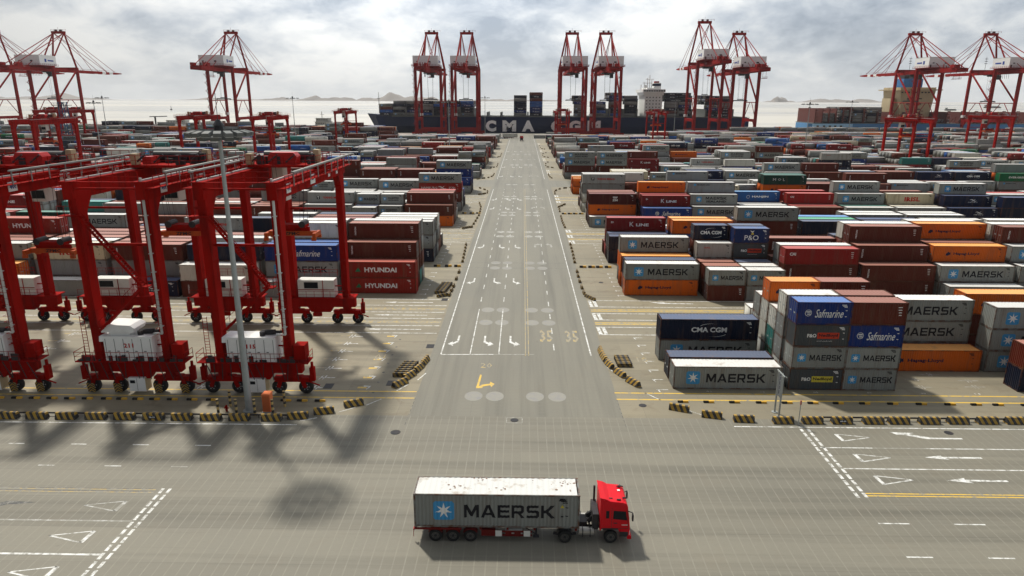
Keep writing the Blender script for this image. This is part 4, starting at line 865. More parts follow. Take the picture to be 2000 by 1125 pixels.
# ------------------------------------------------------------ barrier blocks, kerb stops, posts
def barriers():
    b = MB(); prof = [(-.36, 0), (.36, 0), (.36, .12), (.17, .62), (.13, .68), (-.13, .68), (-.17, .62), (-.36, .12)]
    b.prism(prof, 0, -1.03, 1.03); me = b.mesh('barrier_block', STRIPE)
    b = MB(); b.prism([(-.2, 0), (.2, 0), (.15, .5), (-.15, .5)], 0, -.9, .9); me2 = b.mesh('barrier_block', STRIPE)
    b = MB(); b.prism([(-.26, 0), (.26, 0), (.14, .52), (-.14, .52)], 0, -.72, .72); me3 = b.mesh('barrier_block', STRIPED)
    me2.materials[0] = STRIPED
    pl = MB(); pl.box(-.42, .42, -.014, .014, -.13, .13); plate = pl.mesh('number_plate', DARK)
    def blk(x, y, rz, lab, grp, mesh=None, z=0.004, txt=None):
        o = link('barrier_block', mesh or me); o.location = (x, y, z); o.rotation_euler = (0, 0, rz); tag(o, lab, 'barrier', grp)
        if txt:
            p = link('number_plate', plate, o, (0, -.32, .34)); p.rotation_euler = (R(-14), 0, 0)
            t = MB(); put_text(t, txt, 0, 0, .62, .16, -.018, 0, 'B', 1); t.build('lettering', TXT_W, p)
    L = [(-52.6-3.0*k, 63.2, 0) for k in (12, 11, 10, 9, 8, 7, 6, 5, 4, 3, 2, 1)]+[(-52.63, 63.2, 0), (-49.6, 63.2, 0), (-46.57, 63.2, 0), (-43.55, 63.25, 0), (-40.6, 63.25, 0), (-37.6, 63.25, 0), (-34.68, 63.25, 0), (-31.7, 63.25, 0), (-28.77, 63.27, 0), (-25.46, 63.3, 0), (-22.93, 63.8, .12), (-20.58, 65.0, .22), (-17.92, 66.9, .42)]
    for i, (x, y, rz) in enumerate(reversed(L)):
        if x < -72: continue
        blk(x, y, rz, f'yellow and black striped barrier block, {nth(i+1)} from the junction in the left front row', 'striped barrier blocks along the front road', txt='78-70' if abs(x+37.6) < .1 else None)
    Rr = [(16.76, 66.5, -.40), (19.79, 64.95, -.25), (22.82, 64.1, -.06), (26.73, 63.85, 0), (29.71, 63.9, 0), (32.7, 63.95, 0), (35.9, 64.0, 0), (38.52, 64.05, 0), (41.62, 64.1, 0), (44.58, 64.2, 0), (47.58, 64.25, 0), (50.5, 64.3, 0)]+[(50.5+2.98*k, 64.35, 0) for k in range(1, 8)]
    for i, (x, y, rz) in enumerate(Rr):
        blk(x, y, rz, f'yellow and black striped barrier block, {nth(i+1)} from the junction in the right front row', 'striped barrier blocks along the front road', txt='68-60' if abs(x-32.7) < .1 else None)
    for i, (x, y, rz) in enumerate([(-13.9, 72.4, .95), (-13.2, 74.7, 1.1), (-12.45, 77.1, 1.28), (-12.0, 79.4, 1.4)]): blk(x, y, rz, f'striped barrier block, {nth(i+1)} in the curve by the left apron corner', 'striped blocks curving round the apron corners')
    for i, (x, y, rz) in enumerate([(10.35, 83.2, 1.6), (10.5, 81.1, 1.68), (10.9, 78.7, 1.82), (11.8, 76.0, 2.0), (12.95, 73.3, 2.1)][::-1]): blk(x, y, rz, f'striped barrier block, {nth(i+1)} in the curve by the right apron corner', 'striped blocks curving round the apron corners')
    for i in range(7): blk(-14.3+.12*i, 74.9+.62*i, 0.0, f'striped barrier block, {nth(i+1)} from the front in the left pile of rows', 'striped barrier blocks stored in rows on the aprons', me2)
    for i in range(6): blk(12.75-.02*i, 78.6+.52*i, 0.0, f'striped barrier block, {nth(i+1)} from the front in the right pile of rows', 'striped barrier blocks stored in rows on the aprons', me2)
    for i in range(9): blk(-13.8+.08*i, 110.6+.72*i, 0.0, f'striped barrier block, {nth(i+1)} from the front in the far left pile', 'striped barrier blocks stored in rows on the aprons', me2)
    # chains of blocks up both sides of the road
    def chain(pts, n, side, seg):
        for k in range(n):
            t = k/(n-1)*(len(pts)-1); a = int(min(t, len(pts)-2)); u = t-a
            x = pts[a][0]*(1-u)+pts[a+1][0]*u; y = pts[a][1]*(1-u)+pts[a+1][1]*u
            ang = math.atan2(pts[a+1][1]-pts[a][1], pts[a+1][0]-pts[a][0])
            blk(x, y, ang, f'striped barrier block, {nth(k+1)} from the near end of the {seg} chain {side} of the road', 'chains of striped blocks beside the main road', me3)
    chain([(11.6, 107.6), (10.6, 109.5), (10.45, 114.6), (10.4, 120.9), (10.5, 126)], 7, 'right', 'first'); chain([(10.6, 134.0), (10.8, 142), (10.9, 151)], 6, 'right', 'second')
    chain([(10.9, 172.5), (10.7, 180), (10.8, 189)], 6, 'right', 'third'); chain([(10.9, 198), (11.1, 206), (13.0, 211)], 5, 'right', 'fourth')
    chain([(11.2, 236), (11.4, 243), (14, 250), (18, 253)], 6, 'right', 'fifth'); chain([(12, 284), (11.2, 290), (11.2, 299)], 4, 'right', 'sixth')
    chain([(14, 328), (11.4, 331), (11.2, 346), (13, 357)], 5, 'right', 'seventh'); chain([(14, 386), (11.6, 390), (11.4, 410), (14, 420)], 5, 'right', 'eighth'); chain([(14, 450), (11.8, 455), (11.6, 485)], 4, 'right', 'ninth')
    chain([(-13.4, 108.6), (-12.1, 109.5), (-11.95, 115), (-11.9, 125)], 7, 'left', 'first'); chain([(-12.0, 134.0), (-12.3, 142), (-12.6, 150)], 6, 'left', 'second')
    chain([(-14.6, 170.0), (-12.9, 172), (-12.5, 181), (-12.2, 190)], 7, 'left', 'third'); chain([(-12.3, 197), (-12.6, 206), (-13.4, 213)], 5, 'left', 'fourth')
    chain([(-14.5, 233), (-12.2, 236), (-12.4, 243), (-15.5, 250)], 6, 'left', 'fifth'); chain([(-18, 279), (-14.5, 283), (-12.6, 290), (-12.4, 299)], 6, 'left', 'sixth')
    chain([(-15, 325), (-12.4, 331), (-12.4, 346)], 5, 'left', 'seventh'); chain([(-14, 386), (-12.6, 392), (-12.6, 412)], 5, 'left', 'eighth')
    # low kerb stops: black half, yellow half
    k = MB(); k.prism([(-.13, 0), (.13, 0), (.10, .2), (-.10, .2)], 0, -.56, 0, 1); k.prism([(-.13, 0), (.13, 0), (.10, .2), (-.10, .2)], 0, 0.001, .56, 0)
    ks = k.mesh('kerb_stop', [paint('stop_yellow', (.62, .35, .05), .7, .5, (.15, .12, .08), 2.5), paint('stop_black', (.02, .02, .02), .7, .5, (.12, .1, .08), 2.5)])
    for i, x in enumerate([-21.83, -23.77, -25.55, -33.7, -35.82, -37.99, -39.94, -41.77, -43.55, -45.22, -47.33, -49.28, -51.22, -53.17, -55.11, -57.1, -59.0]):
        o = link('kerb_stop', ks); o.location = (x, 67.85, .004); tag(o, f'low black and yellow kerb stop, {nth(i+1)} from the junction in the left row', 'kerb stop', 'low kerb stops along the machine track')
    for i, x in enumerate([17.62, 20.4, 23.19, 26.08, 28.87, 31.65, 34.39, 37.23, 40.25, 43.32, 46.4, 49.19, 51.54, 54.57, 57.4]):
        o = link('kerb_stop', ks); o.location = (x, 68.5, .004); tag(o, f'low black and yellow kerb stop, {nth(i+1)} from the junction in the right row', 'kerb stop', 'low kerb stops along the machine track')
    for s, xs, nm in ((1, (11.9, 13.6, 15.1, 16.8), 'right'), (-1, (-12.6, -14.4, -16.6), 'left')):
        for j, yy in enumerate((129.7, 193.6)):
            for i, x in enumerate(xs):
                o = link('kerb_stop', ks); o.location = (x, yy, .004); o.scale = (1.15, 1.8, 1.8); tag(o, f'black and yellow track stop, {nth(i+1)} from the {nm} road edge, {nth(j+1)} cross line', 'kerb stop', 'track stops between the yard blocks')
    # long low steel rail behind the barrier rows
    for x0, x1, yy, lab in ((-75, -24, 63.75, 'low dark steel rail running behind the left row of striped blocks'), (30, 72, 64.5, 'low dark steel rail running behind the right row of striped blocks')):
        r = MB(); r.box(x0, x1, yy-.05, yy+.05, .28, .42)
        for q in range(int((x1-x0)/3)): r.box(x0+q*3, x0+q*3+.08, yy-.04, yy+.04, 0, .28)
        tag(r.build('guard_rail', DARK), lab, 'guard rail')
    # posts round the mast
    p = MB(); p.cyl((0, 0, 0), (0, 0, 1.75), .13, 0, 14); pm = p.mesh('bollard_post', STRIPEV); cp = MB(); cp.cyl((0, 0, 1.75), (0, 0, 1.80), .14, 0, 14); cpm = cp.mesh('cap', paint('post_cap', (.45, .33, .16), .7))
    labs = ['behind the red hydrant at the left of the mast', 'standing nearest the hydrant on its left', 'just left of the mast foot', 'just right of the mast foot', 'in front of the orange cabinet', 'behind the orange cabinet on its right']
    for (x, y), lab in zip([(-31.0, 66.4), (-31.37, 64.3), (-29.47, 64.3), (-27.56, 64.3), (-25.71, 64.35), (-25.2, 66.5)], labs):
        o = empty('bollard_post', (x, y, .004)); link('post', pm, o); link('cap', cpm, o); tag(o, 'black and yellow banded post '+lab, 'bollard', 'banded posts round the lamp mast')
    h = MB(); h.cyl((0, 0, 0), (0, 0, .55), .12, 0, 12); h.cyl((0, 0, .55), (0, 0, .72), .15, 0, 12, .05); h.cyl((-.24, 0, .38), (.24, 0, .38), .07, 0, 10); h.cyl((0, -.22, .3), (0, 0, .3), .08, 0, 10)
    o = h.build('fire_hydrant', RED); o.location = (-30.9, 65.2, .004); tag(o, 'small red fire hydrant among banded posts beside the mast', 'hydrant')
    c = empty('utility_cabinet', (-26.55, 65.35, .004))
    b = MB(); b.box(-.42, .42, -.42, .42, .08, 1.95); b.build('cabinet_body', paint('cabinet_orange', (0.62, 0.17, 0.065), .6, .3), c)
    b = MB(); b.prism([(-.47, 1.95), (.47, 1.95), (.40, 2.1), (-.40, 2.1)], 1, -.47, .47); b.build('roof', paint('cabinet_orange', (0.62, 0.17, 0.065)), c)
    b = MB(); b.box(-.36, .36, -.445, -.42, .2, 1.85); b.box(.25, .30, -.47, -.445, .95, 1.15); b.build('door', paint('cabinet_orange2', (0.55, 0.14, 0.05), .6, .3), c); b = MB(); b.box(-.5, .5, -.5, .5, 0, .08); b.build('plinth', GALV, c)
    tag(c, 'orange metal utility cabinet among banded posts right of the mast', 'cabinet')
barriers()

def high_mast(x, y, h, lab, detail=False, ringr=2.2, name='lamp_mast'):
    o = empty(name, (x, y, .004)); p = MB()
    r0 = .36 if detail else .30
    p.cyl((0, 0, .15), (0, 0, h*.36), r0, 0, 14, r0*.82); p.cyl((0, 0, h*.36), (0, 0, h*.68), r0*.80, 0, 14, r0*.64); p.cyl((0, 0, h*.68), (0, 0, h), r0*.62, 0, 14, r0*.45)
    p.cyl((0, 0, 0), (0, 0, .15), .62, 0, 16)
    if detail: p.box(-.12, .12, -.40, -.30, .5, 1.5)
    p.build('pole', GALV, o)
    n = 16; rg = MB()
    for i in range(n):
        a0, a1 = 2*math.pi*i/n, 2*math.pi*(i+1)/n; rg.beam((ringr*math.cos(a0), ringr*math.sin(a0), h-.35), (ringr*math.cos(a1), ringr*math.sin(a1), h-.35), .09, .09)
    for i in range(8): a0 = math.pi*i/4; rg.beam((.1*math.cos(a0), .1*math.sin(a0), h-.2), (ringr*math.cos(a0), ringr*math.sin(a0), h-.35), .08, .08)
    rg.cyl((0, 0, h-.5), (0, 0, h-.38), ringr*.34, 0, 16)
    rg.cyl((0, 0, h-.6), (0, 0, h+.45), .42, 0, 12); rg.cyl((0, 0, h+.45), (0, 0, h+1.0), .55, 0, 12, .15); rg.cyl((0, 0, h+1), (0, 0, h+3.4), .03, 0, 6)
    rg.build('ring', DARK, o)
    lm = MB(); nl = 18 if detail else 10
    w, d, hh = (.40, .42, .26) if detail else (.38, .45, .28)
    lm.prism([(-w, -.1), (w, -.1), (w*.8, hh), (-w*.8, hh)], 1, -d, d, 0); lm.box(-w*.92, w*.92, -d*.92, d*.92, -.14, -.101, 1)
    lme = lm.mesh('floodlight', [paint('lamp_housing', (.13, .135, .13), .6), paint('lamp_glass', (.62, .63, .62), .25, .1)])
    for i in range(nl):
        a = 2*math.pi*(i+.5)/nl; f = link('floodlight', lme, o, ((ringr+.3)*math.cos(a), (ringr+.3)*math.sin(a), h-.3)); f.rotation_euler = (R(-14), 0, a-math.pi/2)
    if detail:
        for i in range(9):
            a = 2*math.pi*i/9; f = link('floodlight', lme, o, (1.55*math.cos(a), 1.55*math.sin(a), h-.75)); f.rotation_euler = (R(-10), 0, a-math.pi/2)
    tag(o, lab, 'lamp mast', 'high lamp masts in the yard'); return o
high_mast(-28.56, 65.3, 28.8, 'tall grey lamp mast with floodlight ring, nearest one, among banded posts', True, 2.3)
for x, y, h, lab, rr in [(-264, 440, 31.4, 'thin lamp mast standing just right of the two far-left quay cranes', 3.2), (-144, 440, 31.6, 'thin lamp mast over the sea left of the small white ship block', 3.2),
                         (-209, 340.9, 29.2, 'thin lamp mast in front of the far-left quay crane legs', 2.5), (-40.4, 382.6, 29.8, 'lamp mast in front of the pair of cranes left of road', 3.2),
                         (-30.3, 560.5, 32.3, 'thin lamp mast left of the letter C on the hull', 3.2), (163.6, 405.8, 29.3, 'lamp mast right of the long ship, nearest on the right side', 3.8),
                         (260, 563, 30.0, 'thin lamp mast before the pale blue ship stern', 4.0), (121, 563, 30.6, 'thin lamp mast before the white ship superstructure', 3.2)]:
    high_mast(x, y, h, lab, False, rr)

# portal frame and sign post at the right barrier row
def frame_right():
    o = empty('portal_frame', (26.75, 65.2, .004)); m = MB()
    for y in (-.1, .75): m.cyl((0, y, 0), (0, y, 4.9), .10, 0, 10); m.build('leg', GALV, o) if False else None
    m = MB(); m.cyl((0, -.1, 0), (0, -.1, 4.6), .10, 0, 10); m.cyl((0, -.1, 0), (0, -.1, .06), .32, 0, 10); m.build('leg', GALV, o)
    m = MB(); m.cyl((0, 1.1, 0), (0, 1.1, 4.6), .10, 0, 10); m.cyl((0, 1.1, 0), (0, 1.1, .06), .32, 0, 10); m.build('leg', GALV, o)
    m = MB(); m.beam((0, -.5, 4.65), (0, 1.5, 4.65), .10, .10)
    for z in (2.3, 2.8, 3.3, 3.8, 4.3): m.beam((0, -.1, z), (0, 1.1, z), .05, .05)
    m.build('crossbar', GALV, o); m = MB()
    m.box(-.05, .05, .10, .38, 2.1, 4.5); m.box(-.05, .05, .62, .90, 2.1, 4.5); m.build('lamp_panel', paint('panel_grey', (.16, .17, .18), .5), o)
    tag(o, 'two-legged grey steel portal frame with cross bars by the right front corner stacks', 'frame')
    o = empty('sign_post', (28.05, 63.25, .004)); m = MB(); m.cyl((0, 0, 0), (0, 0, 2.7), .045, 0, 8); m.build('pole', GALV, o); m = MB(); m.box(-.07, .07, -.05, .05, 2.3, 2.75); m.build('sensor_box', paint('dull_red', (.35, .12, .1), .6), o)
    tag(o, 'slim grey post with a small box on top right of the portal frame', 'post')
frame_right()

# ------------------------------------------------------------ rubber-tyred gantry cranes
def wheel_meshes(r=.8, w=.45):
    t = MB(); n = 22; prof = [(r*.62, -w/2), (r*.93, -w/2), (r, -w*.32), (r, w*.32), (r*.93, w/2), (r*.62, w/2)]
    vs = []
    for i in range(n):
        a = 2*math.pi*i/n; vs += [(q*math.cos(a), h, q*math.sin(a)) for q, h in prof]
    k = len(prof); t.add(vs, [(i*k+j, i*k+(j+1) % k, ((i+1) % n)*k+(j+1) % k, ((i+1) % n)*k+j) for i in range(n) for j in range(k)])
    rm = MB(); rm.cyl((0, -w*.38, 0), (0, w*.38, 0), r*.62, 0, n); rm.cyl((0, -w*.46, 0), (0, w*.46, 0), r*.22, 1, 10)
    for i in range(6):
        a = math.pi*i/3; rm.cyl((r*.42*math.cos(a), -w*.42, r*.42*math.sin(a)), (r*.42*math.cos(a), w*.42, r*.42*math.sin(a)), r*.07, 1, 6)
    return t, rm
SPAN = 24.7; GH = 21.7; HX = 3.75
def rail(mb, pts, h=1.1, m=0, step=1.6, t=.05):
    for (a, b) in zip(pts[:-1], pts[1:]):
        a = Vector(a); b = Vector(b)
        mb.beam(a+Vector((0, 0, h)), b+Vector((0, 0, h)), t, t, m); mb.beam(a+Vector((0, 0, h*.5)), b+Vector((0, 0, h*.5)), t*.8, t*.8, m)
        n = max(1, int((b-a).length/step))
        for i in range(n+1): p = a.lerp(b, i/n); mb.beam(p, p+Vector((0, 0, h)), t, t, m)
def gantry(number, lid, trolley_y, spread_z, lab, detail=True, grp='rubber tyred gantry cranes', guards=True, cover=True):
    o = empty('gantry_crane'); tt, rr = wheel_meshes(); tm = tt.mesh('tyre', RUBBER); rm = rr.mesh('rim', [DARK, LGREY])
    wh = MB(); wh.cyl((0, -.3, 0), (0, .3, 0), .12, 0, 8); wm = wh.mesh('wheel', DARK)
    for y in (0, SPAN):
        for sx in (-1, 1):
            # leg: slightly tapered box column, with gusset under the girder
            m = MB(); x = sx*HX; m.beam((x, y, 3.9), (x, y, GH), .84, 1.3, w1=.84, h1=1.6); m.prism([(y+(.55 if y == 0 else -.55), GH-1.9), (y+(1.9 if y == 0 else -1.9), GH), (y+(.55 if y == 0 else -.55), GH)], 0, x-.40, x+.40)
            if detail:
                for z in (5.0, 9.5, 15): m.beam((x, y, z), (x, y, z+.1), .92, 1.5)
            m.build('leg', RED, o)
            # bogie with two wheels
            b = MB(); b.box(x-.5, x+.5, y-.5, y+.5, 1.95, 2.6); b.prism([(x-2.0, 1.45), (x+2.0, 1.45), (x+1.1, 2.1), (x-1.1, 2.1)], 1, y-.35, y+.35)
            for q in (-1.5, 1.5):
                for yy in (-.36, .36): b.beam((x+q, y+yy, .8), (x+q*.8, y+yy, 1.7), .10, .42)
                b.box(x+q-.45, x+q+.45, y-.42, y+.42, 1.66, 1.98)
            b.box(x+sx*2.3-.25, x+sx*2.3+.25, y-.3, y+.3, 1.5, 3.1) if detail else None
            if detail: b.beam((x+sx*1.6, y-.2, 1.6), (x+sx*3.1, y-.2, 1.0), .12, .12); b.cyl((x+sx*2.3, y, 3.1), (x+sx*2.3, y, 3.7), .16, 0, 8)
            b.build('bogie', RED, o)
            if detail and y == 0 and guards:
                for q in (-1.5, 1.5):
                    g = MB(); g.box(-.42, .42, -.03, .03, -.55, .55); gg = g.build('wheel_guard', CHEV, o, (x+q, y-.62, .68)); gg.rotation_euler = (R(8), 0, 0)
            for q in (-1.5, 1.5):
                w = link('wheel', wm, o, (x+q, y, .8)); link('tyre', tm, w); link('rim', rm, w)
        s = MB(); s.box(-HX-1.3, HX+1.3, y-.5, y+.5, 2.55, 3.95); s.prism([(-1.9, 2.55), (1.9, 2.55), (1.4, 1.75), (-1.4, 1.75)], 1, y-.42, y+.42)
        if detail:
            for x in (-3, -1.5, 0, 1.5, 3): s.box(x-.04, x+.04, y-.54, y+.54, 2.56, 3.94)
        s.build('sill_beam', RED, o)
        t = MB(); t.cyl((-HX, y, 16.8), (HX, y, 16.8), .16, 0, 10); t.cyl((-HX, y, 5.6), (HX, y, 5.6), .10, 0, 8)
        t.build('tie_tube', RED, o)
    for sx in (-1, 1):
        x = sx*HX; g = MB(); g.box(x-.5, x+.5, -1.3, SPAN+1.3, GH, GH+1.75)
        for q in range(9): g.box(x-.53, x+.53, -.6+q*3.2, -.5+q*3.2, GH+.04, GH+1.7)
        g.box(x-.68, x+.68, -1.4, SPAN+1.4, GH+1.75, GH+1.85); g.build('girder', RED, o)
        r = MB(); r.box(x-.09, x+.09, -1.2, SPAN+1.2, GH+1.85, GH+2.0); r.build('trolley_rail', GALV, o)
        wk = MB(); xo = x+sx*1.05; wk.box(min(xo-.45, xo+.45), max(xo-.45, xo+.45), -1.4, SPAN+1.4, GH+1.15, GH+1.22)
        rail(wk, [(x+sx*1.5, -1.4, GH+1.2), (x+sx*1.5, SPAN+1.4, GH+1.2)], 1.25, 0, 1.25, .06); wk.build('walkway', RED, o)
        if detail:
            ct = MB(); ct.box(x+sx*1.62-.17, x+sx*1.62+.17, .8, SPAN+1.2, GH+2.55, GH+2.72)
            for q in range(9): ct.box(x+sx*1.62-.04, x+sx*1.62+.04, 1.0+q*2.9, 1.12+q*2.9, GH+1.2, GH+2.55)
            ct.build('cable_tray', paint('tray_grey', (.27, .27, .25), .6, .5), o)
    for y in (-1.0, SPAN+1.0):
        e = MB(); e.cyl((-HX, y, GH+1.1), (HX, y, GH+1.1), .12, 0, 10); e.box(-HX, HX, y-.15, y+.15, GH+1.75, GH+1.8); rail(e, [(-HX, y+(.4 if y > 0 else -.4), GH+1.8), (HX, y+(.4 if y > 0 else -.4), GH+1.8)], 1.1, 0, 1.1, .05); e.build('end_walkway', RED, o)
    # power house on the near sill, electrical house on the far sill
    p = MB(); yb = -.4
    pf = MB(); pf.box(-HX-2.3, HX+2.3, -1.35, .6, 3.96, 4.06); rail(pf, [(-HX-2.3, .5, 4.06), (-HX-2.3, -1.3, 4.06), (HX+2.3, -1.3, 4.06), (HX+2.3, .5, 4.06)], 1.05, 0, 1.0, .045)
    if detail:
        rq = random.Random(len(lab))
        for q in range(22): a = rq.uniform(-HX-2.0, HX+1.6); pf.box(a, a+rq.uniform(.15, .55), -1.3+rq.uniform(0, .12), -1.1, 4.05, 4.05+rq.uniform(.2, .8), 1)
        for q in range(12): a = -HX-1.4+q*.9; pf.cyl((a, -1.2, 3.97), (a+rq.uniform(-.5, .5), -.7, 1.8), .05, 1, 5)
    pf.build('platform', [RED, DARK], o)
    p.box(-2.75, 2.55, -1.05, 1.15, 4.07, 6.85, 0); p.prism([(-1.15, 6.3), (-1.05, 6.86), (1.15, 6.86), (1.15, 6.3)], 0, -3.15, -2.75, 0)
    for q in range(6): p.box(-2.55+q*.98-.015, -2.55+q*.98+.015, -1.075, -1.05, 4.3, 6.6, 1); 
    for q in range(5): p.box(-2.4+q*.98+.05, -2.4+q*.98+.3, -1.09, -1.05, 5.15, 5.22, 1)
    ph = p.build('power_house', [WHITE, DARK], o)
    if number:
        t = MB(); put_text(t, number, -.05, 5.85, 1.05, .5, -1.08, 0, 'B', 2); t.build('lettering', TXT_R, ph)
    if lid:
        l = MB(); l.prism([(-2.9, 7.25), (.55, 7.25), (.75, 7.7), (.3, 8.05), (-2.3, 8.15), (-3.0, 7.7)], 1, -.9, 1.5); l.box(-2.2, 0, -.6, 1.2, 6.86, 7.25); l.build('exhaust_hood', WHITE, ph)
    ex = MB(); ex.cyl((.9, .1, 7.1), (2.3, .1, 7.15), .28, 0, 12); ex.cyl((2.3, .1, 7.15), (3.1, -.3, 7.3), .16, 0, 8); ex.cyl((1.0, -.3, 6.86), (1.0, -.3, 7.3), .3, 0, 8); ex.build('exhaust_pipe', DARK, o)
    if detail:
        c = MB()
        for a, b in (((HX+.0, -.98, 7.2), (HX+.0, -.98, GH+2.2)), ((HX-.9, -.98, 7.2), (HX, -.98, 7.2))): c.cyl(a, b, .14, 0, 8)
        for z in range(8, 22, 2): c.box(HX-.2, HX+.2, -1.1, -.58, z, z+.08)
        c.build('conduit', LGREY, o)
        k = MB(); k.box(-.85, .95, -.75, .45, .35, 1.95, 0); k.box(.95, 1.0, -.7, .4, .4, 1.9, 2); k.box(-.70, -.15, -.775, -.75, 1.3, 1.65, 1); k.box(.04, .06, -.77, -.75, .4, 1.9, 1); k.box(-.3, .5, -.4, .2, 1.95, 2.2, 1); k.build('cable_cabinet', [WHITE, GLASSD, BEIGE], o)
        rb = MB(); rb.box(HX+.75, HX+1.95, -.95, .45, 4.3, 5.95); rb.build('control_box', RED, o)
    e = MB(); e.box(-3.0, 2.2, SPAN-.7, SPAN+1.1, 4.1, 6.6, 0)
    if detail: e.box(-3.0, 2.2, SPAN-.74, SPAN-.7, 5.15, 5.25, 2); e.box(.55, .65, SPAN-.75, SPAN-.7, 4.1, 6.6, 2); e.box(-2.1, -.1, SPAN-.73, SPAN-.7, 5.4, 6.3, 1)
    e.build('electrical_house', [CREAMW, GLASSD, RED], o)
    e = MB(); e.box(-HX-1.4, HX+1.4, SPAN-1.2, SPAN+1.3, 3.96, 4.06)
    rail(e, [(-HX-1.4, SPAN-1.2, 4.06), (HX+1.4, SPAN-1.2, 4.06)], 1.05, 0, 1.1, .045)
    if detail:
        rail(e, [(-HX+.8, SPAN-1.1, 7.4), (HX-.8, SPAN-1.1, 7.4)], .9, 0, 1.1, .045); e.box(-.9, .3, SPAN-1.4, SPAN-.9, 1.4, 1.9); e.beam((-.7, SPAN-1.2, 1.9), (-.7, SPAN-1.0, 3.9), .06, .06); e.beam((.1, SPAN-1.2, 1.9), (.1, SPAN-1.0, 3.9), .06, .06)
    e.build('platform', RED, o)
    if detail:
        # flights of stairs and ladder on the left near leg
        st = MB(); xx = -HX+.9
        def flight(a, b):
            a = Vector(a); b = Vector(b)
            for dy in (-.35, .35): st.beam(a+Vector((0, dy, 0)), b+Vector((0, dy, 0)), .07, .26)
            n = int((b-a).length/.32)
            for i in range(n): q = a.lerp(b, (i+.5)/n); st.box(q.x-.13, q.x+.13, q.y-.34, q.y+.34, q.z-.02, q.z+.03)
            for dy in (-.38,):
                st.beam(a+Vector((0, dy, 1)), b+Vector((0, dy, 1)), .045, .045)
                for i in range(0, n, 3): q = a.lerp(b, (i+.5)/n)+Vector((0, dy, 0)); st.beam(q, q+Vector((0, 0, 1)), .04, .04)
        yy = -.95
        flight((-HX+.6, yy, 20.0), (HX-1.3, yy, 12.6)); flight((HX-1.3, yy, 12.5), (-HX+1.0, yy, 7.6))
        st.box(HX-1.8, HX-.6, yy-.5, yy+.5, 12.45, 12.55); rail(st, [(HX-1.8, yy-.5, 12.55), (HX-.6, yy-.5, 12.55), (HX-.6, yy+.4, 12.55)], 1.0, 0, .6, .045)
        st.box(-HX-1.3, -HX+.9, yy-.5, yy+.5, 19.95, 20.05); rail(st, [(-HX-1.3, yy-.5, 20.05), (-HX+.9, yy-.5, 20.05)], 1.0, 0, .6, .045)
        st.build('stairs', RED, o)
        ld_ = MB()
        for dx in (-.25, .25): ld_.beam((-HX-1.3+dx, -.5, 4.1), (-HX-1.3+dx, -.5, 9.0), .05, .05)
        for i in range(15): ld_.beam((-HX-1.55, -.5, 4.2+i*.33), (-HX-1.05, -.5, 4.2+i*.33), .04, .04)
        ld_.build('ladder', RED, o)
        sg = MB(); X = HX+.53 if False else -HX
        for gx in (HX,):
            pl = MB(); pl.box(gx+.56, gx+.60, 1.6, 2.9, GH+.35, GH+1.35); pb = pl.build('sign_plate', WHITE, o)
            t = MB(); put_text(t, '40t', 2.25, GH+.85, .95, .55, gx+.615, 0, 'B', 2, 'right'); t.build('lettering', BLUEP, pb)
            pl = MB(); pl.box(gx+.56, gx+.60, 10.0, 11.8, GH+.3, GH+1.4); pb = pl.build('sign_plate', WHITE, o); t = MB(); t.box(gx+.60, gx+.615, 10.5, 11.3, GH+.75, GH+.95); t.build('lettering', TXT_K, pb)
            for yy2 in (17.5, 21.2): pl = MB(); pl.box(gx+.56, gx+.60, yy2, yy2+.8, GH+.35, GH+1.25); pb = pl.build('sign_plate', WHITE, o); t = MB(); t.box(gx+.60, gx+.615, yy2+.15, yy2+.65, GH+.7, GH+.9); t.build('lettering', TXT_R, pb)
        # near end face plates with white edge
        cg = MB(); xx = HX+.1
        for dx in (-.3, .3): cg.beam((xx+dx, -1.0, 4.3), (xx+dx, -1.0, 13.5), .05, .05)
        for q in range(27): cg.beam((xx-.3, -1.0, 4.5+q*.34), (xx+.3, -1.0, 4.5+q*.34), .035, .035)
        for q in range(12): cg.beam((xx-.36, -1.05, 6+q*.65), (xx-.36, -1.6, 6+q*.65), .03, .03); cg.beam((xx+.36, -1.05, 6+q*.65), (xx+.36, -1.6, 6+q*.65), .03, .03); cg.beam((xx-.36, -1.6, 6+q*.65), (xx+.36, -1.6, 6+q*.65), .03, .03)
        cg.build('caged_ladder', RED, o)
    # trolley with winches, cab and spreader
    ty = trolley_y; tr = MB(); tr.box(-HX-.8, HX+.8, ty-3.0, ty+3.0, GH+2.02, GH+2.32)
    rail(tr, [(-HX-.8, ty-3, GH+2.32), (HX+.8, ty-3, GH+2.32), (HX+.8, ty+3, GH+2.32), (-HX-.8, ty+3, GH+2.32), (-HX-.8, ty-3, GH+2.32)], 1.1, 0, 1.3, .05); tr = tr.build('trolley', RED, o)
    mh = MB()
    if cover: mh.prism([(-1.6, GH+2.33), (1.7, GH+2.33), (1.9, GH+3.2), (1.5, GH+3.7), (-1.3, GH+3.7), (-1.6, GH+3.2)], 1, ty-1.9, ty-.3, 0)
    mh.box(-3.2, -2.1, ty-1.6, ty+.4, GH+2.33, GH+3.2, 0); mh.build('winch_cover', paint('winch_red', (.42, .022, .02), .35, .2), tr)
    wn = MB(); wn.cyl((-3.0, ty+1.1, GH+3.1), (2.6, ty+1.1, GH+3.1), .62, 0, 14); wn.cyl((-3.2, ty+2.2, GH+2.9), (-1.2, ty+2.2, GH+2.9), .5, 0, 12)
    for q in range(5): wn.box(-2.6+q*1.15, -2.2+q*1.15, ty+.3, ty+2.6, GH+2.33, GH+2.7+.25*(q % 2))
    rq = random.Random(int(ty*10))
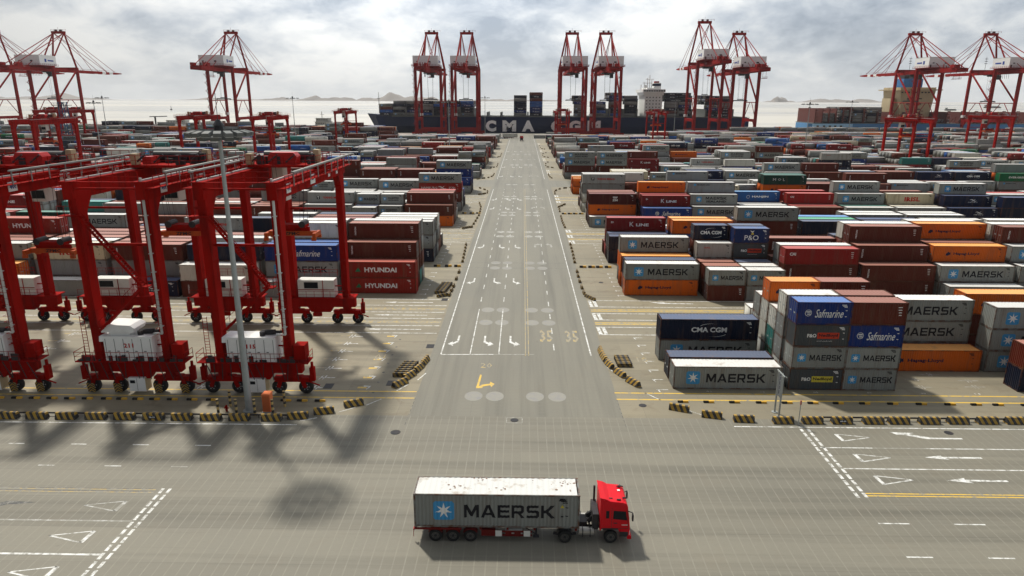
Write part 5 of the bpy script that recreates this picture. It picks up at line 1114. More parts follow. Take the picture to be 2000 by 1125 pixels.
    for q in range(10 if detail else 3):
        a = rq.uniform(-4, 3.4); b = ty+rq.uniform(-2.8, 2.2); wn.box(a, a+rq.uniform(.3, .9), b, b+rq.uniform(.3, .7), GH+2.33, GH+2.33+rq.uniform(.4, 1.3))
    for q in range(4): wn.cyl((-3.5+q*2.1, ty-2.4, GH+2.6), (-2.4+q*2.1, ty-2.2, GH+3.5), .12, 0, 6)
    wn.build('winch_drum', DARK, tr)
    for q in ((3.2, 3.9, ty+.4, ty+1.4, GH+2.33, GH+3.9), (2.6, 3.2, ty+1.8, ty+2.6, GH+2.33, GH+3.3), (-HX-.3, -HX+.4, ty-2.6, ty-1.7, GH+2.33, GH+3.6)): bx = MB(); bx.box(*q); bx.build('switch_box', BEIGE, tr)
    cb = MB(); cb.prism([(ty+1.6, GH-2.6), (ty+3.4, GH-2.6), (ty+3.4, GH-.2), (ty+1.3, GH-.2)], 0, -HX+1.0, -HX+2.8, 0); cb.box(-HX+1.1, -HX+2.7, ty+1.42, ty+1.5, GH-2.2, GH-.6, 1); cb.box(-HX+1.2, -HX+2.6, ty+1.5, ty+3.2, GH-.2, GH+2.02, 0); cb.build('driver_cab', [CREAMW, GLASSD], tr)
    sp = MB(); z = spread_z; sp.box(-3.0, 3.0, ty-.25, ty+.25, z, z+.6)
    for sx in (-1, 1): sp.box(sx*3.03-.2, sx*3.03+.2, ty-1.22, ty+1.22, z-.05, z+.5); sp.box(sx*3.0-.28, sx*3.0+.28, ty-1.3, ty-1.0, z-.45, z-.05); sp.box(sx*3.0-.28, sx*3.0+.28, ty+1.0, ty+1.3, z-.45, z-.05)
    sp = sp.build('spreader', ORG, o)
    hb = MB(); hb.box(-1.9, 1.9, ty-.8, ty+.8, z+1.1, z+1.5, 0); hb.box(-2.2, 2.2, ty-.15, ty+.15, z+.6, z+1.1, 0)
    for sx in (-1, 1): hb.cyl((sx*1.5, ty-.9, z+1.55), (sx*1.5, ty+.9, z+1.55), .42, 1, 12)
    hb.build('head_block', [RED, DARK], sp)
    if detail:
        t = MB(); put_text(t, 'ZPMC', 0, z+.3, 1.9, .42, ty-.262, 0, 'B', 1); t.build('lettering', TXT_K, sp)
    rp = MB()
    for sx in (-1, 1):
        for dx in (-.25, .25):
            for dy in (-.7, .7): rp.cyl((sx*1.5+dx, ty+dy, z+1.6), (sx*2.0+dx, ty+dy, GH+2.1), .022 if detail else .035, 0, 5, caps=False)
    rp.build('ropes', DARK, sp)
    tag(o, lab, 'gantry crane', grp); return o
g1 = gantry('115', False, 15.0, 14.9, 'red gantry crane numbered 115, nearest the road behind the tall lamp mast', guards=False); g1.location = (-29.15, 70.0, .004)
g2 = gantry('211', True, 14.0, 15.0, 'red gantry crane numbered 211 with a white hood on its engine house', cover=False); g2.location = (-42.5, 70.0, .004)
g3 = gantry('', False, 13.0, 12.9, 'red gantry crane cut by the left edge of the picture beside crane 211'); g3.location = (-58.75, 70.0, .004)
g4 = gantry('', False, 9.0, 13.0, 'red gantry crane at the far left of which mostly the far legs show'); g4.location = (-72.6, 70.0, .004)
gf = gantry('', False, 12.0, 15.0, 'distant red gantry crane between the small white ship and the long navy ship', False); gf.location = (-116, 446.3, .004)
for x, y, lab in [(25.4, 446.3, 'distant red gantry crane just right of the road before the navy hull'), (86.5, 446.3, 'distant red gantry crane below the white ship superstructure'), (178.5, 315.6, 'distant red gantry crane in front of the beige ship superstructure'), (258, 379.4, 'distant red gantry crane at the right below the last quay crane'),
                  (-309, 446.3, 'distant red gantry crane under the second quay crane from the left'), (-294, 446.5, 'distant red gantry crane beside the blue tower at the left'), (-152, 315.6, 'distant red gantry crane with wide frame behind the nearest mast lamps'), (-118.5, 315.6, 'distant red gantry crane right of the nearest mast head'), (-183.5, 254.5, 'red gantry crane leg group at the far left edge in the middle distance')]:
    c = copy_tree(gf); c.location = (x, y, .004); c['label'] = lab

# ------------------------------------------------------------ ship-to-shore cranes
def sts(lab, zs=1.0, troll=10.0, spz=30.0):
    o = empty('quay_crane'); K = 33.0; G = 53.6*zs; A = 87.4*zs; X = 11.0
    for y in (0, K):
        for sx in (-1, 1):
            m = MB(); w = 2.3 if y == 0 else 2.0; m.beam((sx*X, y, 2.2), (sx*X, y, G+4), w, 2.1); m.build('leg', QRED, o)
            b = MB(); b.box(sx*X-4.5, sx*X+4.5, y-.7, y+.7, 1.5, 2.6)
            for q in (-3.6, -1.2, 1.2, 3.6): b.box(sx*X+q-1.0, sx*X+q+1.0, y-.55, y+.55, .7, 1.6); b.cyl((sx*X+q-.5, y-.35, .42), (sx*X+q-.5, y+.35, .42), .42, 0, 8); b.cyl((sx*X+q+.5, y-.35, .42), (sx*X+q+.5, y+.35, .42), .42, 0, 8)
            b.build('bogie', QRED, o)
        s = MB(); s.box(-X, X, y-.9, y+.9, 3.2, 5.4); s.build('sill_beam', QRED, o)
        u = MB(); u.box(-X, X, y-.9, y+.9, G+1.6, G+4.2); u.build('cross_beam', QRED, o)
    for sx in (-1, 1):
        p = MB(); p.box(sx*X-.8, sx*X+.8, 0, K, 12.4, 14.8); p.prism([(1, 12.4), (5, 12.4), (1, 8.4)], 0, sx*X-.7, sx*X+.7); p.prism([(K-1, 12.4), (K-5, 12.4), (K-1, 8.4)], 0, sx*X-.7, sx*X+.7); p.build('portal_beam', QRED, o)
        t = MB(); t.cyl((sx*X, 0, 29*zs), (sx*X, K, 29*zs), .35, 0, 8); t.cyl((sx*X, K, G+2), (sx*X, 1, 30*zs), .75, 0, 10); t.cyl((sx*X, 0, 14.5), (sx*X, K*.42, 28.8*zs), .3, 0, 8); t.cyl((sx*X, K, 14.5), (sx*X, K*.58, 28.8*zs), .3, 0, 8); t.build('brace', QRED, o)
        # girder and boom, banded red and white at the tip
        g = MB(); gx = sx*4.0; g.box(gx-.75, gx+.75, -45, K+6, G-.2, G+2.6, 0)
        g.box(gx-.65, gx+.65, K+6, K+50, G, G+2.3, 0)
        for q, (a, b) in enumerate(((50, 56), (56, 62), (62, 68), (68, 74))): g.box(gx-.6, gx+.6, K+a, K+b, G+.1, G+2.1, (q+1) % 2)
        g.prism([(K+74, G+.1), (K+74, G+2.1), (K+84, G+1.6), (K+84, G+.9)], 0, gx-.6, gx+.6, 0)
        for q in range(14): g.beam((gx, -40+q*12, G+2.6), (gx, -40+q*12, G+3.6), .1, .1, 0)
        g.box(gx-.05, gx+.05, -42, K+74, G+3.5, G+3.62, 0); g.build('boom_girder', [QRED, WHITE], o)
        # A frame over the water side legs and its rear struts
        a = MB(); a.cyl((sx*X, K, G+4), (sx*5, K-1, A), .85, 0, 10, .7); a.cyl((sx*5, K-1, A), (sx*4.3, 7, G+4.5), .6, 0, 10); a.build('apex_leg', QRED, o)
        st = MB()
        for yb in (K+34, K+58, K+72): st.cyl((sx*4.6, K-1, A+.3), (sx*4.1, yb, G+2.6), .22, 0, 6)
        st.cyl((sx*4.6, K-1, A), (sx*4.3, -40, G+2.8), .34, 0, 6); st.cyl((sx*4.6, K-1, A), (sx*4.3, -24, G+2.8), .26, 0, 6); st.beam((sx*4.4, -6, A-20*zs), (sx*4.4, -6, G+11), .12, .12); st.build('stay', QRED, o)
    e = MB(); e.box(-6, 6, K-2.2, K+.2, A-.5, A+1.6, 0); e.cyl((-3, K-1, A+2.2), (-1.2, K-1, A+2.2), .9, 1, 10); e.cyl((1.4, K-1, A+2.2), (3.2, K-1, A+2.2), .9, 1, 10); rail(e, [(-6, K-2.5, A+1.6), (8, K-2.5, A+1.6)], 1.4, 0, 2.5, .12); e.beam((0, K-1, A+1.6), (0, K-1, A+5), .12, .12); e.build('apex_beam', [QRED, DARK], o)
    for yb in (-44, -22, K+5, K+30, K+52, K+73):
        t = MB(); t.box(-4.0, 4.0, yb-.5, yb+.5, G+.3, G+1.8); t.build('tie_beam', QRED, o)
    h = MB(); h.box(-10.6, 10.6, -15.5, 6, G+4.3, G+12.4, 0); h.box(-10.7, 10.7, -15.6, 6.1, G+12.4, G+12.6, 1); h.box(2.5, 4.5, -15.66, -15.5, G+7.2, G+8.3, 2); h.box(-7.6, -6.2, -15.66, -15.5, G+7.4, G+8.2, 2); h.box(-9.6, -8.4, -15.66, -15.5, G+4.3, G+6.5, 2)
    for sx in (-1, 1): h.box(sx*10.66-.05, sx*10.66+.05, -9, -6.8, G+7.0, G+9.6, 3); h.box(sx*10.66-.05, sx*10.66+.05, -5, 2.4, G+7.7, G+8.8, 3)
    h.build('machinery_house', [WHITE, CREAMW, DARK, BLUEP], o)
    pf = MB(); pf.box(-11.5, 11.5, -19, 7.5, G+4.0, G+4.25); rail(pf, [(-11.5, 7, G+4.25), (-11.5, -19, G+4.25), (11.5, -19, G+4.25), (11.5, 7, G+4.25)], 1.3, 0, 2.5, .12)
    for q in range(7): pf.beam((-3+q*1.0, -24-q*2.4, G+2.6), (-3+q*1.0, -24-q*2.4, G+6.5-(q % 3)*1.4), .5, .5)
    pf.box(-4.5, 4.5, -44, -19, G+2.6, G+2.9); pf.box(-5.5, -2.5, -43, -38, G+2.9, G+5.4); pf.box(1.5, 4.5, -34, -28, G+2.9, G+5.8)
    for q in (-34, -26): pf.beam((5.2, q, G-5.5), (5.2, q, G), .15, .15)
    pf.box(4.6, 5.8, -36, -24, G-5.6, G-5.3); rail(pf, [(5.8, -36, G-5.3), (5.8, -24, G-5.3)], 1.2, 0, 2, .1); pf.build('platform', QRED, o)
    fl = MB()
    for yy in (12, 24):
        fl.beam((-5, yy, G+2.6), (-5, yy, G+15), .18, .18)
        for zz in (9, 11, 13): fl.box(-5.9, -4.1, yy-.7, yy+.7, G+zz, G+zz+.4)
    fl.build('light_mast', DARK, o)
    # zigzag stair on the outer side of the landward leg
    s = MB(); z = 3.0; sg = 1
    while z < G+2:
        s.beam((-X-1.8, -1.6*sg, z), (-X-1.8, 1.6*sg, z+3.4), .35, .25); s.box(-X-2.9, -X-1.0, -2.2 if sg < 0 else 1.2, -1.2 if sg < 0 else 2.2, z+3.3, z+3.45); s.beam((-X-2.9, 1.7*sg, z+3.4), (-X-2.9, 1.7*sg, z+4.6), .1, .1); z += 3.4; sg = -sg
    s.build('stairs', QRED, o)
    t = MB(); t.box(-5.5, 5.5, troll-3.5, troll+3.5, G-1.0, G-.25, 0); t.box(1.2, 4.2, troll-6.0, troll-3.4, G-4.6, G-1.2, 1); t.box(-3, 1.5, troll-1.5, troll+2.5, G-2.0, G-1.0, 0)
    for q in range(8): t.beam((-3+q*.2, troll-8-q*2.2, G-.3), (-3+q*.2, troll-8.8-q*2.2, G-4.2), .14, .14, 0)
    tr = t.build('trolley', [DARK, DARK], o)
    sp = MB(); sp.box(-6.1, 6.1, troll-.4, troll+.4, spz, spz+.9, 0); sp.box(-6.2, -5.7, troll-1.2, troll+1.2, spz-.3, spz+.6, 0); sp.box(5.7, 6.2, troll-1.2, troll+1.2, spz-.3, spz+.6, 0); sp.box(-2.6, 2.6, troll-1, troll+1, spz+1.2, spz+1.9, 0)
    for a in (-2, 2):
        for b in (-.8, .8): sp.cyl((a, troll+b, spz+1.9), (a*1.2, troll+b*2, G-1), .07, 0, 5, caps=False)
    sp.build('spreader', DARK, tr)
    bu = MB(); bu.box(-X-1.6, -X+1.2, K-1.6, K+1.6, 16, 18.2); bu.build('cable_guide', WHITE, o)
    return tag(o, lab, 'quay crane', 'ship-to-shore cranes on the quay')
q0 = sts('red quay crane cut off by the left edge of the picture'); q0.location = (-482, 620, 0)
QC = [(-422, 'red quay crane with banded boom pointing right, second from the left edge', 12, 34), (-264.6, 'lone red quay crane at the left behind the nearest mast head', 2, 30), (-82.9, 'red quay crane, left one of the close pair left of the road', 14, 38),
      (-51.2, 'red quay crane, right one of the close pair left of the road', 14, 36.5), (43.6, 'red quay crane, left one of the close pair right of the road', 5, 27), (73.7, 'red quay crane, right one of the close pair right of the road', 6, 24),
      (192.7, 'lower red quay crane behind the tallest one, at the stern of the long ship', 12, 33), (349, 'red quay crane with banded boom in front of the beige superstructure', 24, 40), (415.6, 'last red quay crane, near the right edge of the picture', 20, 38)]
for x, lab, tr_, sz in QC:
    c = copy_tree(q0); c.location = (x, 620, 0); c['label'] = lab
    for ch in c.children:
        if ch.name.startswith('trolley'): ch.location.y = tr_-10
q7 = sts('tallest red quay crane, over the stern part of the long ship', 1.11, 14, 34); q7.location = (161.3, 620, 0)

# ------------------------------------------------------------ ships
def hull(name, x0, x1, ztop, zmid, yf, beam, mat_h, bow=-1, bowh=3.0, parent=None):
    """hull from x0 to x1 beside the quay; bow at the x0 end when bow=-1"""
    n = 40; vs = []; lv = [(-6, .80), (-1, .93), (zmid, 1.0), (ztop, 1.0)]
    for i in range(n+1):
        u = i/n; x = x0+(x1-x0)*u; d = u if bow < 0 else 1-u
        wid = min(1.0, (d/.14)**.55) if d < .14 else (1.0 if d < .93 else 1-.35*((d-.93)/.07)**2)
        for z, k in lv:
            wl = wid*(k if d > .14 else k*(.55+.45*(z+6)/(ztop+6)) if k < 1 else 1)
            xx = x+(-bow)*(0 if d > .06 else (ztop-z)/(ztop+6)*14*(1-d/.06)); zz = z+(bowh*(1-d/.1) if (d < .1 and z == ztop) else 0)
            vs.append((xx, yf+beam/2-beam/2*wl, zz))
        for z, k in reversed(lv):
            wl = wid*(k if d > .14 else k*(.55+.45*(z+6)/(ztop+6)) if k < 1 else 1)
            xx = x+(-bow)*(0 if d > .06 else (ztop-z)/(ztop+6)*14*(1-d/.06)); zz = z+(bowh*(1-d/.1) if (d < .1 and z == ztop) else 0)
            vs.append((xx, yf+beam/2+beam/2*wl, zz))
    k = len(lv)*2; m = MB(); m.add(vs, [(i*k+j, (i+1)*k+j, (i+1)*k+(j+1) % k, i*k+(j+1) % k) for i in range(n) for j in range(k)]+[tuple(range(k)), tuple(range(n*k+k-1, n*k-1, -1))])
    return m.build('hull', mat_h, parent)
NAVYH = paint('hull_navy', (0.007, 0.015, 0.055), .45, .3, (.05, .05, .06), .05); LBLUE = paint('hull_pale_blue', (0.075, 0.215, 0.42), .5, .25, (.09, .12, .16), .05)
DECKG = paint('deck_grey', (0.16, 0.17, 0.16), .7, .4); BUFF = paint('superstructure_buff', (0.52, 0.43, 0.27), .5, .3, (.3, .22, .14), .3); LASH = paint('lashing_red', (0.12, 0.035, 0.03), .6, .5)
def ships():
    o = empty('container_ship', (0, 0, 0)); hull('h', -153, 216, 14.6, 6, 667.5, 46, NAVYH, -1, 2.6, o)
    d = MB(); d.box(-125, 212, 668.6, 712, 14.6, 15.4, 0); rail(d, [(-140, 668.2, 14.6), (214, 668.2, 14.6)], 1.2, 0, 6, .12)
    x = -112
    while x < 205:
        d.box(x, x+1.2, 668.6, 712, 15.4, 22.5 if (x < -42 or x > 46) else 19.0, 0); x += 12.9
    d.build('deck', DECKG, o)
    for s_, x, w in (('C', -30.5, 10.0), ('M', -13.0, 13), ('A', 5.0, 12), ('C', 31.8, 10.5), ('G', 49.2, 11), ('M', 67.5, 12.5)):
        t = MB(); put_text(t, s_, x, 6.4, w, 10.4, 667.35, 0, 'X', 0); t.build('lettering', paint('hull_lettering', (.88, .88, .86), .5, .2, (.25, .25, .26), .6), o)
    t = MB(); put_text(t, 'HAN YUAN', -122, 10.2, 22, 1.6, 667.3, 0, 'N', 1); t.build('lettering', TXT_W, o) if False else None
    s = MB(); s.box(115, 131.5, 672, 708, 15.4, 35, 0); s.box(113.5, 132.5, 671, 709, 35, 37.8, 0); s.box(112.5, 133.5, 668.4, 711.6, 37.6, 40.4, 0); s.box(117, 130, 673, 707, 40.4, 42, 0)
    for r in range(6):
        for q in range(5): s.box(116.4+q*3, 117.5+q*3, 671.9, 672, 17.6+r*3.0, 18.5+r*3.0, 1)
        s.box(114.6, 131.9, 671.2, 672, 16.6+r*3.0, 16.8+r*3.0, 0)
    for q in range(9): s.box(113.2+q*2.3, 114.9+q*2.3, 668.3, 668.4, 38.4, 39.6, 1)
    s.build('superstructure', [WHITE, GLASSD], o)
    f = MB(); f.box(125, 131.5, 682, 692, 40, 46.5, 0); f.box(125, 131.5, 681.9, 692.1, 43.6, 45.8, 1); f.box(126, 130, 684, 690, 46.5, 48, 2); f.build('funnel', [WHITE, TXT_N, RED], o)
    a = MB()
    for x, h in ((116, 47), (119, 51), (123, 49), (121, 53.5), (113, 45)): a.beam((x, 685, 40), (x, 685, h), .7, .7)
    a.box(114.5, 123.5, 684.6, 685.4, 46, 46.6); a.box(117, 125, 684.6, 685.4, 49.5, 50); a.cyl((118, 685, 42), (118, 685, 44.5), 1.5, 0, 10); a.build('mast', WHITE, o)
    fm = MB(); fm.beam((-141, 690, 17), (-141, 690, 37), .8, .8, w1=.4, h1=.4); fm.box(-142.5, -139.5, 689.6, 690.4, 31, 31.6); fm.box(-142, -140, 689.6, 690.4, 25, 25.5); fm.build('foremast', LGREY, o)
    tag(o, 'long navy container ship moored at the quay with big pale hull letters', 'container ship', 'container ships at the quay')
    o = empty('container_ship', (0, 0, 0)); hull('h', 273, 610, 9.6, 4, 669, 46, LBLUE, 1, 3, o)
    d = MB(); d.box(275, 600, 670.5, 713, 9.6, 10.4, 0); x = 276
    while x < 560:
        d.box(x, x+.9, 670.2, 712, 10.4, 23.5 if x < 330 else 20.5, 1)
        for q in range(4): d.box(x, x+3.2, 670.1, 670.4, 12.5+q*2.9, 13.1+q*2.9, 1)
        x += 12.9 if x > 305 else 6.6
    for q in range(60): d.beam((378+q*3.2, 671, 10), (380+q*3.2, 671, 13.5+(q*7 % 5)), .5, .5, 1)
    d.build('deck', [DECKG, LASH], o)
    st = MB(); st.box(274.5, 312, 668.55, 669.2, 1.5, 9.5, 0)
    for x in (278, 284, 289.5, 294.5, 300): st.box(x, x+2.2, 668.4, 668.56, 3.2, 8.0, 1)
    st.build('stern_house', [paint('stern_pale', (.30, .50, .68), .5, .2), DARK], o)
    s = MB(); s.prism([(360, 10.4), (385, 10.4), (389, 40), (389, 43), (356, 43), (356, 40)], 1, 676, 708, 0); s.box(352, 360, 684, 700, 10.4, 33, 0); s.box(353, 392, 670, 712, 40.2, 41.2, 0)
    for q in range(10): s.box(357+q*3.1, 358.8+q*3.1, 675.88, 676, 37.8, 39, 1)
    for r in range(5):
        for q in range(2): s.box(363+q*11, 366+q*11, 675.9, 676, 13+r*4.8, 14+r*4.8, 1)
    s.cyl((368, 674.4, 28), (374, 674.4, 28), 1.6, 2, 10); s.build('superstructure', [BUFF, DARK, TXT_O], o)
    f = MB(); f.box(362, 380, 684, 698, 43, 51, 0); f.box(363, 367, 686, 696, 51, 55, 1); f.box(371, 374, 686, 696, 51, 57, 1); f.beam((378, 690, 51), (378, 690, 60), .6, .6, 1); f.build('funnel', [paint('funnel_blue', (.05, .18, .42), .5), DARK], o)
    t = MB(); put_text(t, 'M', 478, 5.4, 11, 6.6, 668.85, 0, 'B', 1); put_text(t, 'A', 500, 5.4, 11, 6.6, 668.85, 0, 'B', 1); t.build('lettering', TXT_N, o)
    tag(o, 'pale blue container ship at the right with buff superstructure', 'container ship', 'container ships at the quay')
    # smaller ships and craft
    def block_ship(x, y, w, lab, crane=False, s=1.0, dark=False):
        o = empty('small_ship', (x, y, -4.5)); m = MB(); m.prism([(-w*.5, 4), (w*.5, 4), (w*.46, 0), (-w*.46, 0)], 1, -6*s, 6*s); m.build('hull', DECKG if not dark else NAVYH, o)
        m = MB(); rnd = random.Random(int(x)); z = 4
        for k, ww in enumerate((.34, .34, .32, .28)):
            m.box(-w*ww*.5+w*.05, w*ww*.5+w*.05, -5*s, 5*s, z, z+3.1*s, 0); m.box(-w*ww*.5-1+w*.05, w*ww*.5+1+w*.05, -5.6*s, 5.6*s, z+3.1*s, z+3.35*s, 0)
            for q in range(6): m.box(-w*ww*.42+q*w*ww*.15+w*.05, -w*ww*.42+q*w*ww*.15+1.1*s+w*.05, -5.1*s, -5*s, z+1.2*s, z+2.1*s, 1)
            z += 3.35*s
        m.beam((w*.02, 0, z), (w*.02, 0, z+6*s), .5*s, .5*s, 0); m.beam((w*.02-2*s, 0, z+3*s), (w*.02+2*s, 0, z+3*s), .3*s, .3*s, 0); m.build('superstructure', [LGREY, DARK], o)
        if crane: m = MB(); m.beam((-w*.28, 0, 4), (-w*.28, 0, 4+17*s), 1.4*s, 1.4*s); m.beam((-w*.36, 0, 4+17*s), (-w*.1, 0, 4+17.6*s), .9*s, .9*s); m.build('deck_crane', DARK, o); m = MB(); m.box(w*.24, w*.42, -2*s, 2*s, 8, 13*s); m.build('deck_house', paint('teal_box', (.05, .22, .22), .5), o)
        tag(o, lab, 'ship')
    block_ship(-338, 676, 66, 'grey and white small ship with deck crane moored at the left', True, .82)
    block_ship(-196, 680, 44, 'small pale ship whose white block shows left of the distant gantry crane', False, 1.0)
    for x, y, w, h, lab in ((1065, 2600, 45, 5, 'tiny dark freighter on the sea under the second right island'), (2280, 4300, 110, 9, 'tiny long freighter on the horizon right of the islands'), (2170, 3300, 75, 8, 'tiny grey freighter on the sea right of the lamp mast'), (-1030, 2050, 6, 9, 'tiny channel marker buoy on the bright water at the left'), (1500, 2500, 40, 5, 'tiny low barge near the two right islands')):
        if 'buoy' in lab:
            b = MB(); b.cyl((0, 0, 0), (0, 0, 3), 3, 0, 10, 2.6); b.cyl((0, 0, 3), (0, 0, 13), .9, 0, 8, .3); o = b.build('buoy', DARK); o.location = (x, y, -4.5); tag(o, lab, 'buoy'); continue
        o = empty('freighter', (x, y, -4.5)); b = MB(); b.prism([(-w*.5, h*.7), (w*.5, h*.7), (w*.46, 0), (-w*.48, 0)], 1, -w*.08, w*.08); b.build('hull', DARK, o)
        b = MB(); b.box(-w*.45, -w*.3, -w*.06, w*.06, h*.7, h*1.9); b.box(-w*.25, w*.4, -w*.06, w*.06, h*.7, h*1.1); b.build('superstructure', DECKG, o); tag(o, lab, 'ship')
ships()

# ------------------------------------------------------------ lorry
TRED = paint('cab_red', (0.62, 0.010, 0.018), .35, .12, (.25, .03, .03), 1.0, .02)
def lorry_wheel(parent, x, y, z=.5, r=.5, w=.32, dual=False):
    t, rm = wheel_meshes(r, w)
    h = MB(); h.cyl((0, -.1, 0), (0, .1, 0), .1, 0, 8)
    wo = h.build('wheel', DARK, parent, (x, y, z)); link('tyre', t.mesh('lorry_tyre', RUBBER), wo); link('rim', rm.mesh('lorry_rim', [paint('hub_grey', (.10, .095, .085), .6), DARK]), wo)
def tractor(loc, rz, lab, grp=None):
    """drives towards +X; origin on the ground under the front axle"""
    o = empty('road_tractor', loc, rz); Wd = 1.24
    b = MB(); side = [(-.85, 1.02), (-.72, 1.15), (-.52, 1.28), (.42, 1.28), (.60, 1.05), (.66, .62), (1.32, .58), (1.38, 1.3), (1.34, 1.75), (1.17, 3.05), (1.04, 3.34), (.75, 3.44), (.1, 3.50), (-.45, 3.56), (-.84, 3.64)]
    b.prism(side, 1, -Wd, Wd); 
    b.box(-.845, -.60, -Wd-.012, Wd+.012, 1.5, 3.35); cab = b.build('cab', TRED, o)
    mod = cab.modifiers.new('bev', 'BEVEL'); mod.width = .05; mod.segments = 2; mod.limit_method = 'ANGLE'
    dg = bpy.context.evaluated_depsgraph_get(); nm = bpy.data.meshes.new_from_object(cab.evaluated_get(dg)); cab.modifiers.clear(); cab.data = nm
    f = MB(); f.prism([(-.86, 3.60), (-.90, 3.80), (-.5, 3.70), (-.2, 3.56)], 1, -Wd+.02, Wd-.02); f.build('wind_deflector', TRED, o)
    for sy in (-1, 1):
        y = sy*(Wd+.008)
        g = MB(); g.add([(.10, y, 2.08), (1.14, y, 1.98), (1.02, y, 2.72), (.12, y, 2.78)], [(0, 1, 2, 3)]); g.build('window', GLASSD, o)
        g = MB(); g.add([(-.42, y, 2.12), (-.18, y, 2.12), (-.18, y, 2.76), (-.42, y, 2.76)], [(0, 1, 2, 3)]); g.build('window', GLASSD, o)
        d = MB(); yy = sy*(Wd+.004)
        for a in ((.0, 1.3, .0, 3.0), (1.22, 1.3, 1.16, 2.9), (.0, 1.3, 1.22, 1.3)): d.beam((a[0], yy, a[1]), (a[2], yy, a[3]), .025, .025, 0)
        d.box(.15, .42, min(yy, yy+sy*.04), max(yy, yy+sy*.04), 1.72, 1.78, 0); d.box(.75, 1.2, min(yy, yy+sy*.02), max(yy, yy+sy*.02), 1.58, 1.62, 1); d.build('door', [DARK, TXT_W], o)
        m = MB(); m.beam((1.2, sy*Wd, 2.75), (1.5, sy*(Wd+.22), 2.75), .05, .05); m.beam((1.5, sy*(Wd+.22), 2.75), (1.5, sy*(Wd+.22), 2.3), .04, .04); m.box(1.44, 1.54, min(sy*(Wd+.12), sy*(Wd+.36)), max(sy*(Wd+.12), sy*(Wd+.36)), 2.15, 2.65); m.build('mirror', DARK, o)
        st = MB(); st.box(.62, 1.25, min(sy*(Wd-.05), sy*(Wd+.02)), max(sy*(Wd-.05), sy*(Wd+.02)), .62, 1.02); st.box(-.72, .5, min(sy*.95, sy*(Wd+.015)), max(sy*.95, sy*(Wd+.015)), 1.2, 1.30); st.build('step', DARK, o)
        l = MB(); l.box(1.33, 1.40, sy*.95-.22, sy*.95+.22, .72, .98); l.build('headlight', paint('lamp_clear', (.7, .7, .7), .15), o)
    w = MB(); w.add([(1.372, -1.08, 1.82), (1.372, 1.08, 1.82), (1.172, 1.02, 2.92), (1.172, -1.02, 2.92)], [(0, 1, 2, 3)]); w.build('windscreen', GLASSD, o)
    gr = MB()
    for q in range(5): gr.box(1.375, 1.405, -.7, .7, 1.05+q*.13, 1.11+q*.13)
    gr.build('grille', DARK, o); bp = MB(); bp.box(1.2, 1.5, -Wd-.03, Wd+.03, .42, .68); bp.build('bumper', TRED, o)
    c = MB()
    for y in (-.42, .42): c.box(-5.2, 1.0, y-.06, y+.06, .78, 1.02)
    for x in (-4.9, -2.6, -1.5): c.box(x-.06, x+.06, -.4, .4, .8, 1.0)
    c.box(-1.35, -.92, -1.0, 1.0, 1.0, 2.3); c.box(-2.3, -1.7, -.5, .5, 1.02, 1.3); c.cyl((-1.6, -.4, 1.3), (-1.2, -.4, 1.9), .16, 0, 8); c.cyl((-1.65, .35, 1.3), (-1.2, .2, 1.75), .2, 0, 8); c.box(-4.1, -2.9, -.55, .55, 1.02, 1.14)
    c.cyl((-1.1, .85, 1.1), (-1.1, .85, 3.55), .08, 0, 8); c.build('chassis', DARK, o)
    for sy in (-1, 1):
        t = MB(); t.cyl((-2.35, sy*.88, .82), (-1.25, sy*.88, .82), .30, 0, 14); t.box(-2.1, -2.05, min(sy*.56, sy*1.2), max(sy*.56, sy*1.2), .5, 1.14, 1); t.box(-1.55, -1.5, min(sy*.56, sy*1.2), max(sy*.56, sy*1.2), .5, 1.14, 1); t.build('fuel_tank', [paint('tank_alloy', (.42, .40, .36), .35, .3, metal=.5), DARK], o)
        lorry_wheel(o, 0, sy*1.05); lorry_wheel(o, -3.4, sy*1.03, w=.5)
        mg = MB(); prof = [(-3.4+.62*math.cos(a), .52+.62*math.sin(a)) for a in [math.pi*k/8 for k in range(9)]]
        for p0, p1 in zip(prof[:-1], prof[1:]): mg.beam((p0[0], sy*1.0, p0[1]), (p1[0], sy*1.0, p1[1]), .5, .03)
        mg.build('mudguard', DARK, o)
    r = MB()
    for x, y in ((-.2, -.8), (.7, .9), (.4, -.95), (.85, -.7)): r.box(x-.05, x+.25, y-.04, y+.04, 3.46, 3.56, 0)
    r.cyl((.8, .95, 3.3), (.8, .95, 3.62), .02, 0, 5); r.cyl((.55, .8, 3.54), (1.05, .8, 3.54), .04, 0, 6); r.box(.55, .75, .25, .45, 3.47, 3.50, 1); r.build('roof_fittings', [DARK, TXT_W], o)
    return tag(o, lab, 'lorry', grp)
